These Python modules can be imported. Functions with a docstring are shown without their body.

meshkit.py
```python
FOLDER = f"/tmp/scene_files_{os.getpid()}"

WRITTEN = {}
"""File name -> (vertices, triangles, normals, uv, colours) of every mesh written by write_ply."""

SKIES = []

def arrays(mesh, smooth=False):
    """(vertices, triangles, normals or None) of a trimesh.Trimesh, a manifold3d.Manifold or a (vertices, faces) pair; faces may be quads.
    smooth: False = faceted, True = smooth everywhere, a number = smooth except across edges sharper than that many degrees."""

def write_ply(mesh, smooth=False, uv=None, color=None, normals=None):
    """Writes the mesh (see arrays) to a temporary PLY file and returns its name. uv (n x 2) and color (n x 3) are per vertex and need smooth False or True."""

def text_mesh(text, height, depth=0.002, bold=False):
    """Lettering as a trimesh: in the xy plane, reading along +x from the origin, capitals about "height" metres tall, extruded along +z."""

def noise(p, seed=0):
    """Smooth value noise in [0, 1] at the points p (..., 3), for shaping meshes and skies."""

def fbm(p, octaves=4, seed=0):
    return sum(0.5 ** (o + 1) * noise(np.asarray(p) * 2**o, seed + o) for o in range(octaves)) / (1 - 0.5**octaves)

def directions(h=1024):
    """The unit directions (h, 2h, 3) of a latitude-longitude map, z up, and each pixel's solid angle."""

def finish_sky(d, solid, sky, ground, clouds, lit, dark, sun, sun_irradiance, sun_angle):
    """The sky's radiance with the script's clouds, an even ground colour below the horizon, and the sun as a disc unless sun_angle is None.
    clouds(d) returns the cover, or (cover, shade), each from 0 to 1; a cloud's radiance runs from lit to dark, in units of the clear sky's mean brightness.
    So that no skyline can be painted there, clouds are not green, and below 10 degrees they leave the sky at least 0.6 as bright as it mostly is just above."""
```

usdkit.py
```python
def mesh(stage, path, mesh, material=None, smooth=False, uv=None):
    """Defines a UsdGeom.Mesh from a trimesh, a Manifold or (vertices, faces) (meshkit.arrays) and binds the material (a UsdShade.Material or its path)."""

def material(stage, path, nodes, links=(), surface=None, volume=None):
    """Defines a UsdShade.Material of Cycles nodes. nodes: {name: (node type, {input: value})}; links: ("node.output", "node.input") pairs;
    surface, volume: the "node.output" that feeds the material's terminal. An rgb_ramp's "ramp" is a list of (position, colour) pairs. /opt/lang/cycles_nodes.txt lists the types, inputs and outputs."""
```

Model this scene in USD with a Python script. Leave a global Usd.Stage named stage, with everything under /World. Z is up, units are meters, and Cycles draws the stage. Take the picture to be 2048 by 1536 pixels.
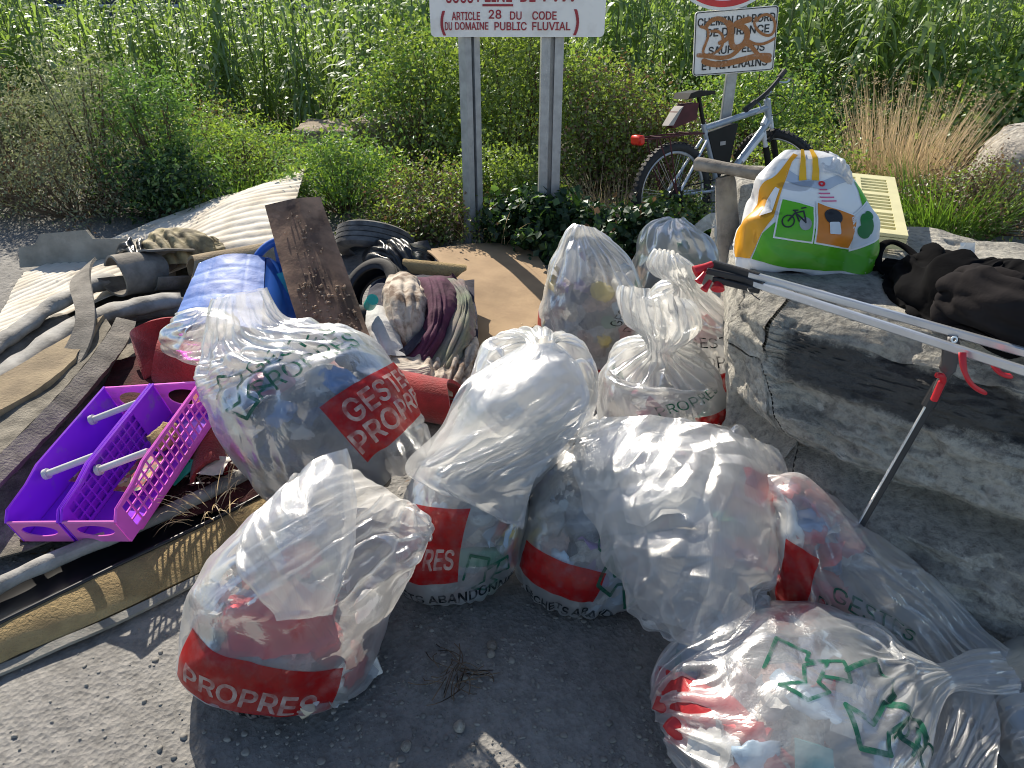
import math, numpy as np, trimesh, usdkit, meshkit
from pxr import Usd, UsdGeom, UsdLux, UsdShade, Gf, Sdf, Vt
from scipy import ndimage
from scipy.interpolate import CubicSpline
import shapely.geometry as sg
from shapely import affinity, union_all

stage = Usd.Stage.CreateInMemory()
UsdGeom.SetStageUpAxis(stage, "Z")
UsdGeom.SetStageMetersPerUnit(stage, 1.0)
WORLD = UsdGeom.Xform.Define(stage, "/World")
stage.SetDefaultPrim(WORLD.GetPrim())
UsdGeom.Scope.Define(stage, "/World/Looks")

# ------------------------------------------------------------------ camera, sky, sun, exposure
FPX, PITCH, CAMH = 1480.0, math.radians(30.0), 1.55
cam = UsdGeom.Camera.Define(stage, "/World/camera")
cam.CreateHorizontalApertureAttr(36.0)
cam.CreateVerticalApertureAttr(27.0)
cam.CreateFocalLengthAttr(36.0 * FPX / 2048)
cam.CreateExposureAttr(0.82)
cam.CreateFStopAttr(0.0)
cam.CreateClippingRangeAttr(Gf.Vec2f(0.05, 5000))
cam.AddTranslateOp().Set(Gf.Vec3d(0, 0, CAMH))
cam.AddRotateXOp().Set(90 - math.degrees(PITCH))

SUN_AZ, SUN_EL = math.radians(-25.0), math.radians(34.5)
SUN = np.array([math.sin(SUN_AZ) * math.cos(SUN_EL), math.cos(SUN_AZ) * math.cos(SUN_EL), math.sin(SUN_EL)])
sun = UsdLux.DistantLight.Define(stage, "/World/sun")
sun.CreateIntensityAttr(1.15)
sun.CreateNormalizeAttr(True)
sun.CreateAngleAttr(0.5)
sun.CreateColorAttr(Gf.Vec3f(1.0, 0.91, 0.77))
sun.AddRotateZOp().Set(-math.degrees(SUN_AZ))
sun.AddRotateXOp().Set(-(90 - math.degrees(SUN_EL)))
dome = UsdLux.DomeLight.Define(stage, "/World/sky")
dome.CreateIntensityAttr(1.0)
skymat = usdkit.material(stage, "/World/Looks/sky_light", {
    "sky": ("sky_texture", {"sky_type": "single_scattering", "sun_disc": False, "sun_elevation": SUN_EL, "sun_rotation": SUN_AZ, "altitude": 100.0}),
    "bg": ("background_shader", {"strength": 0.072})}, [("sky.color", "bg.color")], surface="bg.background")
UsdShade.MaterialBindingAPI.Apply(dome.GetPrim()).Bind(skymat)
dome.GetPrim().SetCustomDataByKey("kind", "structure")

# ------------------------------------------------------------------ helpers
V = np.array
CP, SP = math.cos(PITCH), math.sin(PITCH)

def ray(u, v):
    a, b = (u - 1024) / FPX, (768 - v) / FPX
    return V([a, CP + b * SP, -SP + b * CP])
def P(u, v, z=0.0):
    """the point of the place seen at photograph position u, v, standing at height z"""
    d = ray(u, v)
    return V([0, 0, CAMH]) + d * (z - CAMH) / d[2]
def Y(u, v, y):
    """the same, at forward distance y"""
    d = ray(u, v)
    return V([0, 0, CAMH]) + d * y / d[1]

used = {}
def numbered(parent, name):
    k = parent + "/" + name
    n = used.get(k, 0)
    used[k] = n + 1
    return k if n == 0 else f"{k}_{n:03d}"
def path_of(p):
    return "/World" if p is None else str(p.GetPath())
def tag(p, label=None, cat=None, group=None, kind=None):
    for k, x in (("label", label), ("category", cat), ("group", group), ("kind", kind)):
        if x:
            p.SetCustomDataByKey(k, x)
    return p
def thing(name, label=None, cat=None, group=None, kind=None, loc=(0, 0, 0), rot=None):
    x = UsdGeom.Xform.Define(stage, numbered("/World", name))
    x.AddTranslateOp().Set(Gf.Vec3d(*map(float, loc)))
    if rot is not None:
        x.AddRotateXYZOp().Set(Gf.Vec3f(*map(float, rot)))
    return tag(x.GetPrim(), label, cat, group, kind)
def obj(name, mesh, m, parent=None, smooth=False, label=None, cat=None, group=None, kind=None, uv=None):
    r = usdkit.mesh(stage, numbered(path_of(parent), name), mesh, M[m] if isinstance(m, str) else m, smooth=smooth, uv=uv)
    return tag(r.GetPrim(), label, cat, group, kind)
def copy_of(src, name, loc, rot=None, scale=None, **k):
    x = UsdGeom.Xform.Define(stage, numbered("/World", name))
    x.AddTranslateOp().Set(Gf.Vec3d(*map(float, loc)))
    if rot is not None:
        x.AddRotateXYZOp().Set(Gf.Vec3f(*map(float, rot)))
    if scale is not None:
        x.AddScaleOp().Set(Gf.Vec3f(*map(float, scale)))
    x.GetPrim().GetReferences().AddInternalReference(src.GetPath())
    x.GetPrim().SetInstanceable(True)
    return tag(x.GetPrim(), **k)

def cat_mesh(ms):
    vs, fs, n = [], [], 0
    for m in ms:
        v, f = (m.vertices, m.faces) if hasattr(m, "vertices") else m
        vs.append(np.asarray(v, float)); fs.append(np.asarray(f, int) + n); n += len(v)
    return trimesh.Trimesh(np.vstack(vs), np.vstack(fs), process=False)
def quads(f):
    f = np.asarray(f, int)
    return np.vstack([f[:, [0, 1, 2]], f[:, [0, 2, 3]]])
def grid_faces(nv, nu, wrap=False):
    i, j = np.meshgrid(np.arange(nv - 1), np.arange(nu if wrap else nu - 1), indexing="ij")
    k = (j + 1) % nu
    return quads(np.stack([i * nu + j, i * nu + k, (i + 1) * nu + k, (i + 1) * nu + j], -1).reshape(-1, 4))
def unit(a):
    a = np.asarray(a, float)
    return a / np.maximum(np.linalg.norm(a, axis=-1, keepdims=True), 1e-12)
def box(size, at=(0, 0, 0), bevel=0.0):
    b = trimesh.creation.box(size)
    if bevel:
        s = np.asarray(size) / 2
        pts = []
        for sx in (-1, 1):
            for sy in (-1, 1):
                for sz in (-1, 1):
                    c = V([sx, sy, sz]) * s
                    for k in range(3):
                        q = c - V([sx, sy, sz]) * bevel
                        q[k] = c[k]
                        pts.append(q)
        b = trimesh.convex.convex_hull(V(pts))
    b.apply_translation(at)
    return b
def tube(path, r, sides=8, cap=True, flat=1.0, up=(0, 0, 1)):
    """round bar along a path; r a number or one per point; flat squeezes it along 'up'"""
    p = np.asarray(path, float)
    r = np.broadcast_to(np.asarray(r, float), (len(p),))
    t = unit(np.gradient(p, axis=0))
    a = np.cross(t, np.asarray(up, float)); bad = np.linalg.norm(a, axis=1) < 1e-3
    a[bad] = np.cross(t[bad], V([1.0, 0.02, 0.01])); a = unit(a)
    b = np.cross(a, t)
    th = np.arange(sides) * 2 * np.pi / sides
    v = p[:, None] + r[:, None, None] * (np.cos(th)[None, :, None] * a[:, None] + flat * np.sin(th)[None, :, None] * b[:, None])
    f = grid_faces(len(p), sides, True)
    v = v.reshape(-1, 3)
    if cap:
        n = len(v)
        v = np.vstack([v, p[:1], p[-1:]])
        k = np.arange(sides); k2 = (k + 1) % sides
        f = np.vstack([f, np.stack([np.full(sides, n), k2, k], 1), np.stack([np.full(sides, n + 1), (len(p) - 1) * sides + k, (len(p) - 1) * sides + k2], 1)])
    return trimesh.Trimesh(v, f, process=False)
def spline(pts, n):
    pts = np.asarray(pts, float)
    if len(pts) == 2:
        return pts[0] + (pts[1] - pts[0]) * np.linspace(0, 1, n)[:, None]
    d = np.r_[0, np.cumsum(np.linalg.norm(np.diff(pts, axis=0), axis=1) + 1e-6)]
    return CubicSpline(d / d[-1], pts)(np.linspace(0, 1, n))
def sheet_grid(rows, nv, nu):
    """rows of control points -> smooth nv x nu grid of points"""
    g = np.stack([spline(r, nu) for r in rows])
    if len(g) == 2:
        return g[0] + (g[1] - g[0]) * np.linspace(0, 1, nv)[:, None, None]
    return np.stack([spline(g[:, j], nv) for j in range(nu)], 1)
def grid_normals(X, wrap=False):
    if wrap:
        du = np.roll(X, -1, 1) - np.roll(X, 1, 1)
    else:
        du = np.gradient(X, axis=1)
    dv = np.gradient(X, axis=0)
    return unit(np.cross(dv, du))
def solid_sheet(X, th):
    """a grid of points given a thickness: closed"""
    n = grid_normals(X)
    nv, nu = X.shape[:2]
    a, b = (X + n * th / 2).reshape(-1, 3), (X - n * th / 2).reshape(-1, 3)
    f = grid_faces(nv, nu)
    N = nv * nu
    idx = np.arange(N).reshape(nv, nu)
    loop = np.r_[idx[0], idx[1:, -1], idx[-1, -2::-1], idx[-2:0:-1, 0]]
    l2 = np.roll(loop, -1)
    side = quads(np.stack([loop, loop + N, l2 + N, l2], 1))
    return trimesh.Trimesh(np.vstack([a, b]), np.vstack([f[:, ::-1], f + N, side]), process=False)
def rough(mesh, amp, scale, seed=0, oct=3):
    v = np.asarray(mesh.vertices)
    n = mesh.vertex_normals
    mesh.vertices = v + n * ((meshkit.fbm(v * scale, oct, seed) - .5) * 2 * amp)[:, None]
    return mesh
def frame_mat(o, x, z):
    """4x4 placing local axes: x along 'x', z near 'z'"""
    x = unit(x); y = unit(np.cross(z, x)); z = np.cross(x, y)
    m = np.eye(4); m[:3, 0], m[:3, 1], m[:3, 2], m[:3, 3] = x, y, z, o
    return m
def placed(mesh, m):
    mesh = mesh.copy(); mesh.apply_transform(m); return mesh
def extrude(poly, h, at=0.0):
    g = [trimesh.creation.extrude_polygon(q, h, engine="earcut") for q in getattr(poly, "geoms", [poly]) if q.area > 1e-9]
    m = cat_mesh(g); m.apply_translation([0, 0, at]); return m
def lathe(profile, sides=16):
    pr = np.asarray(profile, float)
    th = np.arange(sides) * 2 * np.pi / sides
    v = np.stack([pr[:, None, 0] * np.cos(th), pr[:, None, 0] * np.sin(th), np.broadcast_to(pr[:, None, 1], (len(pr), sides))], -1)
    return trimesh.Trimesh(v.reshape(-1, 3), grid_faces(len(pr), sides, True), process=False)

# ------------------------------------------------------------------ materials
M = {}
def mat(name, nodes, links, surface):
    M[name] = usdkit.material(stage, "/World/Looks/" + name, nodes, links, surface=surface)
    return M[name]
def plain(name, col, rough=.6, metal=0.0, var=.12, scale=12.0, bump=0.0, bscale=80.0, col2=None, spec=.5, detail=5.0, mid=(.35, .65), sheen=0.0, coord="object", stretch=(1, 1, 1)):
    """a surface of one colour with natural variation, wear and relief"""
    c = np.asarray(col, float)
    c2 = c * (1 - 2 * var) if col2 is None else np.asarray(col2, float)
    n = {"tc": ("texture_coordinate", {}), "mp": ("mapping", {"scale": stretch}), "n": ("noise_texture", {"scale": scale, "detail": detail, "roughness": .6}),
         "r": ("rgb_ramp", {"ramp": [(mid[0], tuple(np.clip(c2, 0, 1))), (mid[1], tuple(np.clip(c, 0, 1)))]}),
         "p": ("principled_bsdf", {"roughness": rough, "metallic": metal, "specular_ior_level": spec, "sheen_weight": sheen})}
    l = [(f"tc.{coord}", "mp.vector"), ("mp.vector", "n.vector"), ("n.fac", "r.fac"), ("r.color", "p.base_color")]
    if bump:
        n["n2"] = ("noise_texture", {"scale": bscale, "detail": 4.0, "roughness": .65})
        n["b"] = ("bump", {"strength": 1.0, "distance": bump})
        l += [("mp.vector", "n2.vector"), ("n2.fac", "b.height"), ("b.normal", "p.normal")]
    return mat(name, n, l, "p.BSDF")
def leafy(name, cols, trans=.45, rough=.45, gloss=.06, glow=(1.45, 1.5, .6), gain=2.0):
    """leaves: colour varies from leaf to leaf, light shines through"""
    cols = [tuple(np.asarray(c) * gain) for c in cols]
    k = np.linspace(0, 1, len(cols))
    mat(name, {"g": ("geometry", {}), "r": ("rgb_ramp", {"ramp": list(zip(k, cols))}),
               "tc": ("texture_coordinate", {}), "n": ("noise_texture", {"scale": 1.7, "detail": 2.0}),
               "m": ("mix_float", {"fac": .45}),
               "d": ("diffuse_bsdf", {}), "t": ("translucent_bsdf", {}), "y": ("mix_color", {"blend_type": "multiply", "fac": 1.0, "b": glow}),
               "x": ("mix_closure", {"fac": trans}), "gl": ("glossy_bsdf", {"roughness": rough, "color": (.9, .95, 1.0)}), "z": ("mix_closure", {"fac": gloss})},
        [("g.random_per_island", "m.a"), ("g.position", "n.vector"), ("n.fac", "m.b"), ("m.result", "r.fac"), ("r.color", "d.color"), ("r.color", "y.a"), ("y.result", "t.color"),
         ("d.BSDF", "x.closure1"), ("t.BSDF", "x.closure2"), ("x.closure", "z.closure1"), ("gl.BSDF", "z.closure2")], "z.closure")
def film(name, opac=.2, tint=(.68, .72, .76), streak=.35, rough=.25, gloss=.44, edge=.6, warm=(.82, .81, .78)):
    """thin milky plastic film: see-through, whiter where creased or seen edge-on, shiny"""
    mat(name, {
        "tc": ("texture_coordinate", {}), "mp": ("mapping", {"scale": (3.2, 2.2, 1.0)}),
        "n": ("noise_texture", {"type": "ridged_multifractal", "scale": 1.9, "detail": 6.0, "roughness": .55, "distortion": .8, "offset": 1.0, "gain": 2.0}),
        "mr": ("map_range", {"from_min": .72, "from_max": 1.25, "to_min": 0.0, "to_max": streak, "clamp": True}),
        "lw": ("layer_weight", {"blend": .38}), "pw": ("math", {"math_type": "power", "value2": 1.6}), "ml": ("math", {"math_type": "multiply", "value2": edge}),
        "a1": ("math", {"math_type": "add"}), "a2": ("math", {"math_type": "add", "value2": opac, "use_clamp": True}),
        "n2": ("noise_texture", {"type": "ridged_multifractal", "scale": 4.2, "detail": 4.0, "roughness": .55, "distortion": .5, "offset": 1.0, "gain": 2.0}),
        "b": ("bump", {"strength": .32, "distance": .004}),
        "tr": ("transparent_bsdf", {"color": (.97, .975, .98)}), "d": ("diffuse_bsdf", {"color": tint}), "tl": ("translucent_bsdf", {"color": warm}),
        "mk": ("mix_closure", {"fac": .55}), "x": ("mix_closure", {}), "fr": ("fresnel", {"IOR": 1.5}), "fm": ("math", {"math_type": "multiply", "value2": gloss, "use_clamp": True}),
        "gl": ("glossy_bsdf", {"roughness": rough, "color": (1, 1, 1)}), "z": ("mix_closure", {})},
        [("tc.UV", "mp.vector"), ("mp.vector", "n.vector"), ("n.fac", "mr.value"), ("lw.facing", "pw.value1"), ("pw.value", "ml.value1"), ("ml.value", "a1.value1"), ("mr.result", "a1.value2"),
         ("a1.value", "a2.value1"), ("mp.vector", "n2.vector"), ("n2.fac", "b.height"), ("b.normal", "d.normal"), ("b.normal", "gl.normal"), ("b.normal", "fr.normal"),
         ("d.BSDF", "mk.closure1"), ("tl.BSDF", "mk.closure2"), ("a2.value", "x.fac"), ("tr.BSDF", "x.closure1"), ("mk.closure", "x.closure2"),
         ("fr.fac", "fm.value1"), ("fm.value", "z.fac"), ("x.closure", "z.closure1"), ("gl.BSDF", "z.closure2")], "z.closure")
def ink(name, col, cover=.85, low=.5):
    """print on plastic film"""
    mat(name, {"tc": ("texture_coordinate", {}), "n": ("noise_texture", {"scale": 35.0, "detail": 4.0}), "mr": ("map_range", {"from_min": .36, "from_max": .52, "to_min": cover * low, "to_max": cover}),
               "tr": ("transparent_bsdf", {"color": (1, 1, 1)}), "d": ("principled_bsdf", {"base_color": col, "roughness": .28}), "tl": ("translucent_bsdf", {"color": tuple(np.minimum(1, np.asarray(col) * 1.2))}),
               "k": ("mix_closure", {"fac": .4}), "x": ("mix_closure", {})},
        [("tc.object", "n.vector"), ("n.fac", "mr.value"), ("mr.result", "x.fac"), ("tr.BSDF", "x.closure1"), ("d.BSDF", "k.closure1"), ("tl.BSDF", "k.closure2"), ("k.closure", "x.closure2")], "x.closure")
# ------------------------------------------------------------------ ground
mat("dirt", {
    "g": ("geometry", {}), "n1": ("noise_texture", {"scale": 1.6, "detail": 6.0, "roughness": .6}), "n2": ("noise_texture", {"scale": 26.0, "detail": 6.0, "roughness": .75}),
    "vo": ("voronoi_texture", {"scale": 75.0}), "r1": ("rgb_ramp", {"ramp": [(.3, (.185, .180, .172)), (.5, (.255, .248, .237)), (.7, (.32, .31, .292))]}),
    "r2": ("rgb_ramp", {"ramp": [(.3, (.5, .5, .5)), (.55, (1, 1, 1)), (.75, (1.25, 1.22, 1.18))]}), "m1": ("mix_color", {"blend_type": "multiply", "fac": .8, "use_clamp": False}),
    "sx": ("separate_xyz", {}), "my": ("map_range", {"from_min": 4.6, "from_max": 6.4, "to_min": 0.0, "to_max": 1.0, "clamp": True}), "ad": ("math", {"math_type": "multiply"}),
    "soil": ("mix_color", {"b": (.062, .068, .032)}),
    "hs": ("math", {"math_type": "multiply_add", "value2": .6}), "b": ("bump", {"strength": .8, "distance": .007}), "p": ("principled_bsdf", {"roughness": .93, "specular_ior_level": .2})},
    [("g.position", "n1.vector"), ("g.position", "n2.vector"), ("g.position", "vo.vector"), ("n1.fac", "r1.fac"), ("n2.fac", "r2.fac"), ("r1.color", "m1.a"), ("r2.color", "m1.b"),
     ("g.position", "sx.vector"), ("sx.y", "my.value"), ("my.result", "ad.value1"), ("n1.fac", "ad.value2"), ("m1.result", "soil.a"), ("my.result", "soil.fac"), ("soil.result", "p.base_color"),
     ("vo.distance", "hs.value1"), ("n2.fac", "hs.value3"), ("hs.value", "b.height"), ("b.normal", "p.normal")], "p.BSDF")
def ground_z(x, y):
    p = np.stack(np.broadcast_arrays(np.asarray(x, float), np.asarray(y, float), 0.0), -1)
    z = (meshkit.fbm(p * 1.3, 3, 5) - .5) * .05 + (meshkit.fbm(p * 9, 3, 8) - .5) * .012
    far = np.clip((p[..., 1] - 5.2) / 10, 0, 1)
    dr = np.clip((p[..., 1] - 17) / 18, 0, 1)
    return z * 1.0 - .55 * far * far * (3 - 2 * far) - .01 - 3.2 * dr * dr * (3 - 2 * dr)
ax = np.r_[-900, -400, -150, -60, -25, -12, np.arange(-6, -2.2, .12), np.arange(-2.2, 2.2, .022), np.arange(2.2, 6, .12), 12, 25, 60, 150, 400, 900]
ay = np.r_[-400, -100, -30, -8, -3, np.arange(-1, .6, .2), np.arange(.6, 3.2, .022), np.arange(3.2, 9, .09), np.arange(9, 30, 1.5), 40, 60, 100, 200, 500, 1500]
gx, gy = np.meshgrid(ax, ay)
G = np.stack([gx, gy, ground_z(gx, gy)], -1)
obj("ground", (G.reshape(-1, 3), grid_faces(len(ay), len(ax))), "dirt", smooth=True, kind="structure", label="pale dusty gravel track with soil at its verge")

# ------------------------------------------------------------------ cane bed and plants
leafy("cane_leaf", [(.06, .09, .032), (.10, .145, .048), (.14, .185, .062), (.175, .225, .08)], trans=.5, rough=.5, gloss=.09, glow=(1.45, 1.5, .7), gain=2.3)
leafy("bramble_leaf", [(.065, .095, .03), (.105, .14, .04), (.16, .175, .06), (.24, .20, .10)], trans=.5, gloss=.05)
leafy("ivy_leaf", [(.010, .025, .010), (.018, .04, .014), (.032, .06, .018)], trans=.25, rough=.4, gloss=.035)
leafy("mugwort_leaf", [(.11, .125, .08), (.15, .17, .11), (.19, .205, .135)], trans=.4, gloss=.05, glow=(1.2, 1.2, .8))
leafy("herb_leaf", [(.05, .095, .03), (.08, .14, .045), (.115, .17, .06)], trans=.42, gloss=.05)
leafy("yellow_leaf", [(.10, .15, .035), (.145, .19, .045), (.20, .205, .06)], trans=.45)
leafy("grass_blade", [(.05, .10, .02), (.08, .13, .025), (.14, .16, .04)], trans=.45)
leafy("straw", [(.28, .22, .14), (.37, .30, .20), (.44, .37, .26)], trans=.35, gloss=.05, glow=(1.15, 1.1, .95), gain=1.85)
leafy("dead_leaf", [(.11, .07, .045), (.17, .11, .06), (.24, .17, .10)], trans=.3, glow=(1.2, 1.1, .8), gain=1.2)
plain("twig", (.16, .11, .07), .9, var=.25, scale=30)
plain("cane_stem", (.13, .17, .05), .6, var=.2, scale=20)

def blades(base, dirs, length, width, droop, segs=4, fold=.0, rng=None, twist=0.0):
    """many tapered arching blades at once: base n x 3, dirs n x 3 unit, length and width n"""
    n = len(base)
    t = np.linspace(0, 1, segs + 1)
    L = np.asarray(length)[:, None, None]
    dirs = unit(dirs)
    c = base[:, None] + dirs[:, None] * L * t[None, :, None]
    c[..., 2] -= (np.asarray(droop)[:, None] * L[..., 0] * t[None] ** 2)
    side = np.cross(dirs, V([0, 0, 1.0])); bad = np.linalg.norm(side, axis=1) < .05
    side[bad] = V([1.0, 0, 0]); side = unit(side)
    if rng is not None and twist:
        a = rng.uniform(-twist, twist, n)[:, None]
        up = unit(np.cross(side, dirs))
        side = side * np.cos(a) + up * np.sin(a)
    w = np.asarray(width)[:, None] * np.clip(np.minimum(t * 6 + .35, (1 - t) * 1.6 + .02), 0, 1)[None]
    l, r = c - side[:, None] * w[..., None] / 2, c + side[:, None] * w[..., None] / 2
    v = np.stack([l, r], 2).reshape(n, -1, 3)
    k = np.arange(segs) * 2
    f = quads(np.stack([k, k + 1, k + 3, k + 2], 1))
    F = (f[None] + (np.arange(n) * (2 * segs + 2))[:, None, None]).reshape(-1, 3)
    return v.reshape(-1, 3), F
def leaves(pos, nrm, size, rng, aspect=.6):
    """many small folded leaves (two triangles each side of a midrib)"""
    n = len(pos)
    nrm = unit(nrm)
    a = unit(np.cross(nrm, unit(rng.normal(size=(n, 3)))))
    b = np.cross(nrm, a)
    s = np.asarray(size)[:, None]
    w = s * aspect / 2
    p0, p1 = pos - a * s * .5, pos + a * s * .5
    m = pos - a * s * .08 - nrm * s * .06
    v = np.stack([p0, m + b * w + nrm * s * .12, p1, m - b * w + nrm * s * .12], 1)
    f = V([[0, 1, 2], [0, 2, 3]])
    return v.reshape(-1, 3), (f[None] + (np.arange(n) * 4)[:, None, None]).reshape(-1, 3)
def stems(p0, p1, r, bend, rng, seg=3):
    out = []
    for a, b in zip(p0, p1):
        m = (a + b) / 2 + rng.normal(size=3) * bend
        out.append(tube(spline([a, m, b], seg + 1), np.linspace(r, r * .5, seg + 1), 4, False))
    return cat_mesh(out)

def cane(seed, h=1.5):
    g = np.random.default_rng(seed)
    n = int(h * 21)
    lean = g.normal(size=2) * .06
    z = np.sort(g.uniform(.05, 1.0, n)) * h
    base = np.stack([lean[0] * z, lean[1] * z, z], 1)
    az = np.arange(n) * np.pi + g.normal(size=n) * .5 + g.uniform(0, 6)
    el = g.uniform(.55, 1.05, n) + .3 * (z / h) ** 4
    d = np.stack([np.cos(az) * np.cos(el), np.sin(az) * np.cos(el), np.sin(el)], 1)
    L = g.uniform(.28, .5, n) * (1 - .3 * (z / h) ** 3)
    bl = blades(base, d, L, g.uniform(.034, .058, n), g.uniform(.7, 1.5, n), 5, rng=g, twist=.5)
    st = tube(V([[0, 0, 0], [lean[0] * h / 2, lean[1] * h / 2, h / 2], [lean[0] * h, lean[1] * h, h * 1.02]]), V([.009, .007, .003]), 5, False)
    return bl, st
def proto_scope(name):
    p = "/World/" + name
    return p
def instancer(name, protos, pos, yaw, scale, idx, label, cat, tilt=None):
    """protos: list of [(child name, mesh, material)]"""
    path = numbered("/World", name)
    pi = UsdGeom.PointInstancer.Define(stage, path)
    rel = []
    for k, parts in enumerate(protos):
        pp = f"{path}/kind_{k:03d}"
        UsdGeom.Xform.Define(stage, pp)
        for nm, me, m in parts:
            usdkit.mesh(stage, f"{pp}/{nm}", me, M[m], smooth=False)
        rel.append(Sdf.Path(pp))
    pi.CreatePrototypesRel().SetTargets(rel)
    pi.CreatePositionsAttr(Vt.Vec3fArray.FromNumpy(np.asarray(pos, np.float32)))
    q = np.zeros((len(pos), 4)); q[:, 0] = np.cos(yaw / 2); q[:, 3] = np.sin(yaw / 2)
    pi.CreateOrientationsAttr(Vt.QuathArray([Gf.Quath(float(a), float(b), float(c), float(d)) for a, b, c, d in q]))
    pi.CreateScalesAttr(Vt.Vec3fArray.FromNumpy(np.asarray(scale, np.float32)))
    pi.CreateProtoIndicesAttr(Vt.IntArray.FromNumpy(np.asarray(idx, np.int32)))
    return tag(pi.GetPrim(), label, cat, None, "stuff")

g = np.random.default_rng(11)
canes = []
for k in range(9):
    bl, st = cane(100 + k, [1.25, 1.5, 1.7, 1.4, 1.55, 1.35, 1.65, 1.45, 1.2][k])
    canes.append([("leaves", bl, "cane_leaf"), ("stem", st, "cane_stem")])
pts = []
for y0, y1, dens in ((7.3, 10.5, 19), (10.5, 15, 13), (15, 24, 8.0), (24, 45, 3.5)):
    n = int((y1 - y0) * (y0 + y1) * .5 * 1.75 * dens)
    yy = g.uniform(y0, y1, n); xx = g.uniform(-.88, .88, n) * yy
    pts.append(np.stack([xx, yy], 1))
pts = np.vstack(pts)
# the stand's ragged edge: it comes nearer on the right, and keeps dark gaps between its clumps
edge = 7.9 + .7 * np.sin(pts[:, 0] * 1.3) + .5 * np.sin(pts[:, 0] * 3.1 + 1) - np.clip(pts[:, 0] - 1.5, 0, 2) * .55
cl = meshkit.fbm(np.c_[pts * 1.1, np.zeros(len(pts))], 2, 3)
keep = (pts[:, 1] > edge) & ~((pts[:, 0] < -.10 * pts[:, 1]) & (pts[:, 1] > 17)) & ((cl > .36) | (pts[:, 1] > 13))
pts = pts[keep]
hz = ground_z(pts[:, 0], pts[:, 1])
sc = g.uniform(.78, 1.12, len(pts)) * (1 + .10 * np.clip((pts[:, 1] - 9) / 8, 0, 1)) * (1 + .12 * (pts[:, 0] > .06 * pts[:, 1])) * (1 - .20 * np.clip((-pts[:, 0] / pts[:, 1] - .08) * 5, 0, 1) * np.clip((pts[:, 1] - 9) / 5, 0, 1)) * (.85 + .3 * meshkit.fbm(np.c_[pts * .45, np.zeros(len(pts))], 2, 9))
instancer("cane_bed", canes, np.c_[pts, hz], g.uniform(0, 6.28, len(pts)), np.stack([sc * 1.05, sc * 1.05, sc], 1), g.integers(0, 9, len(pts)),
          "dense stand of green giant cane filling the whole background behind the signs", "cane bed")

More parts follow.
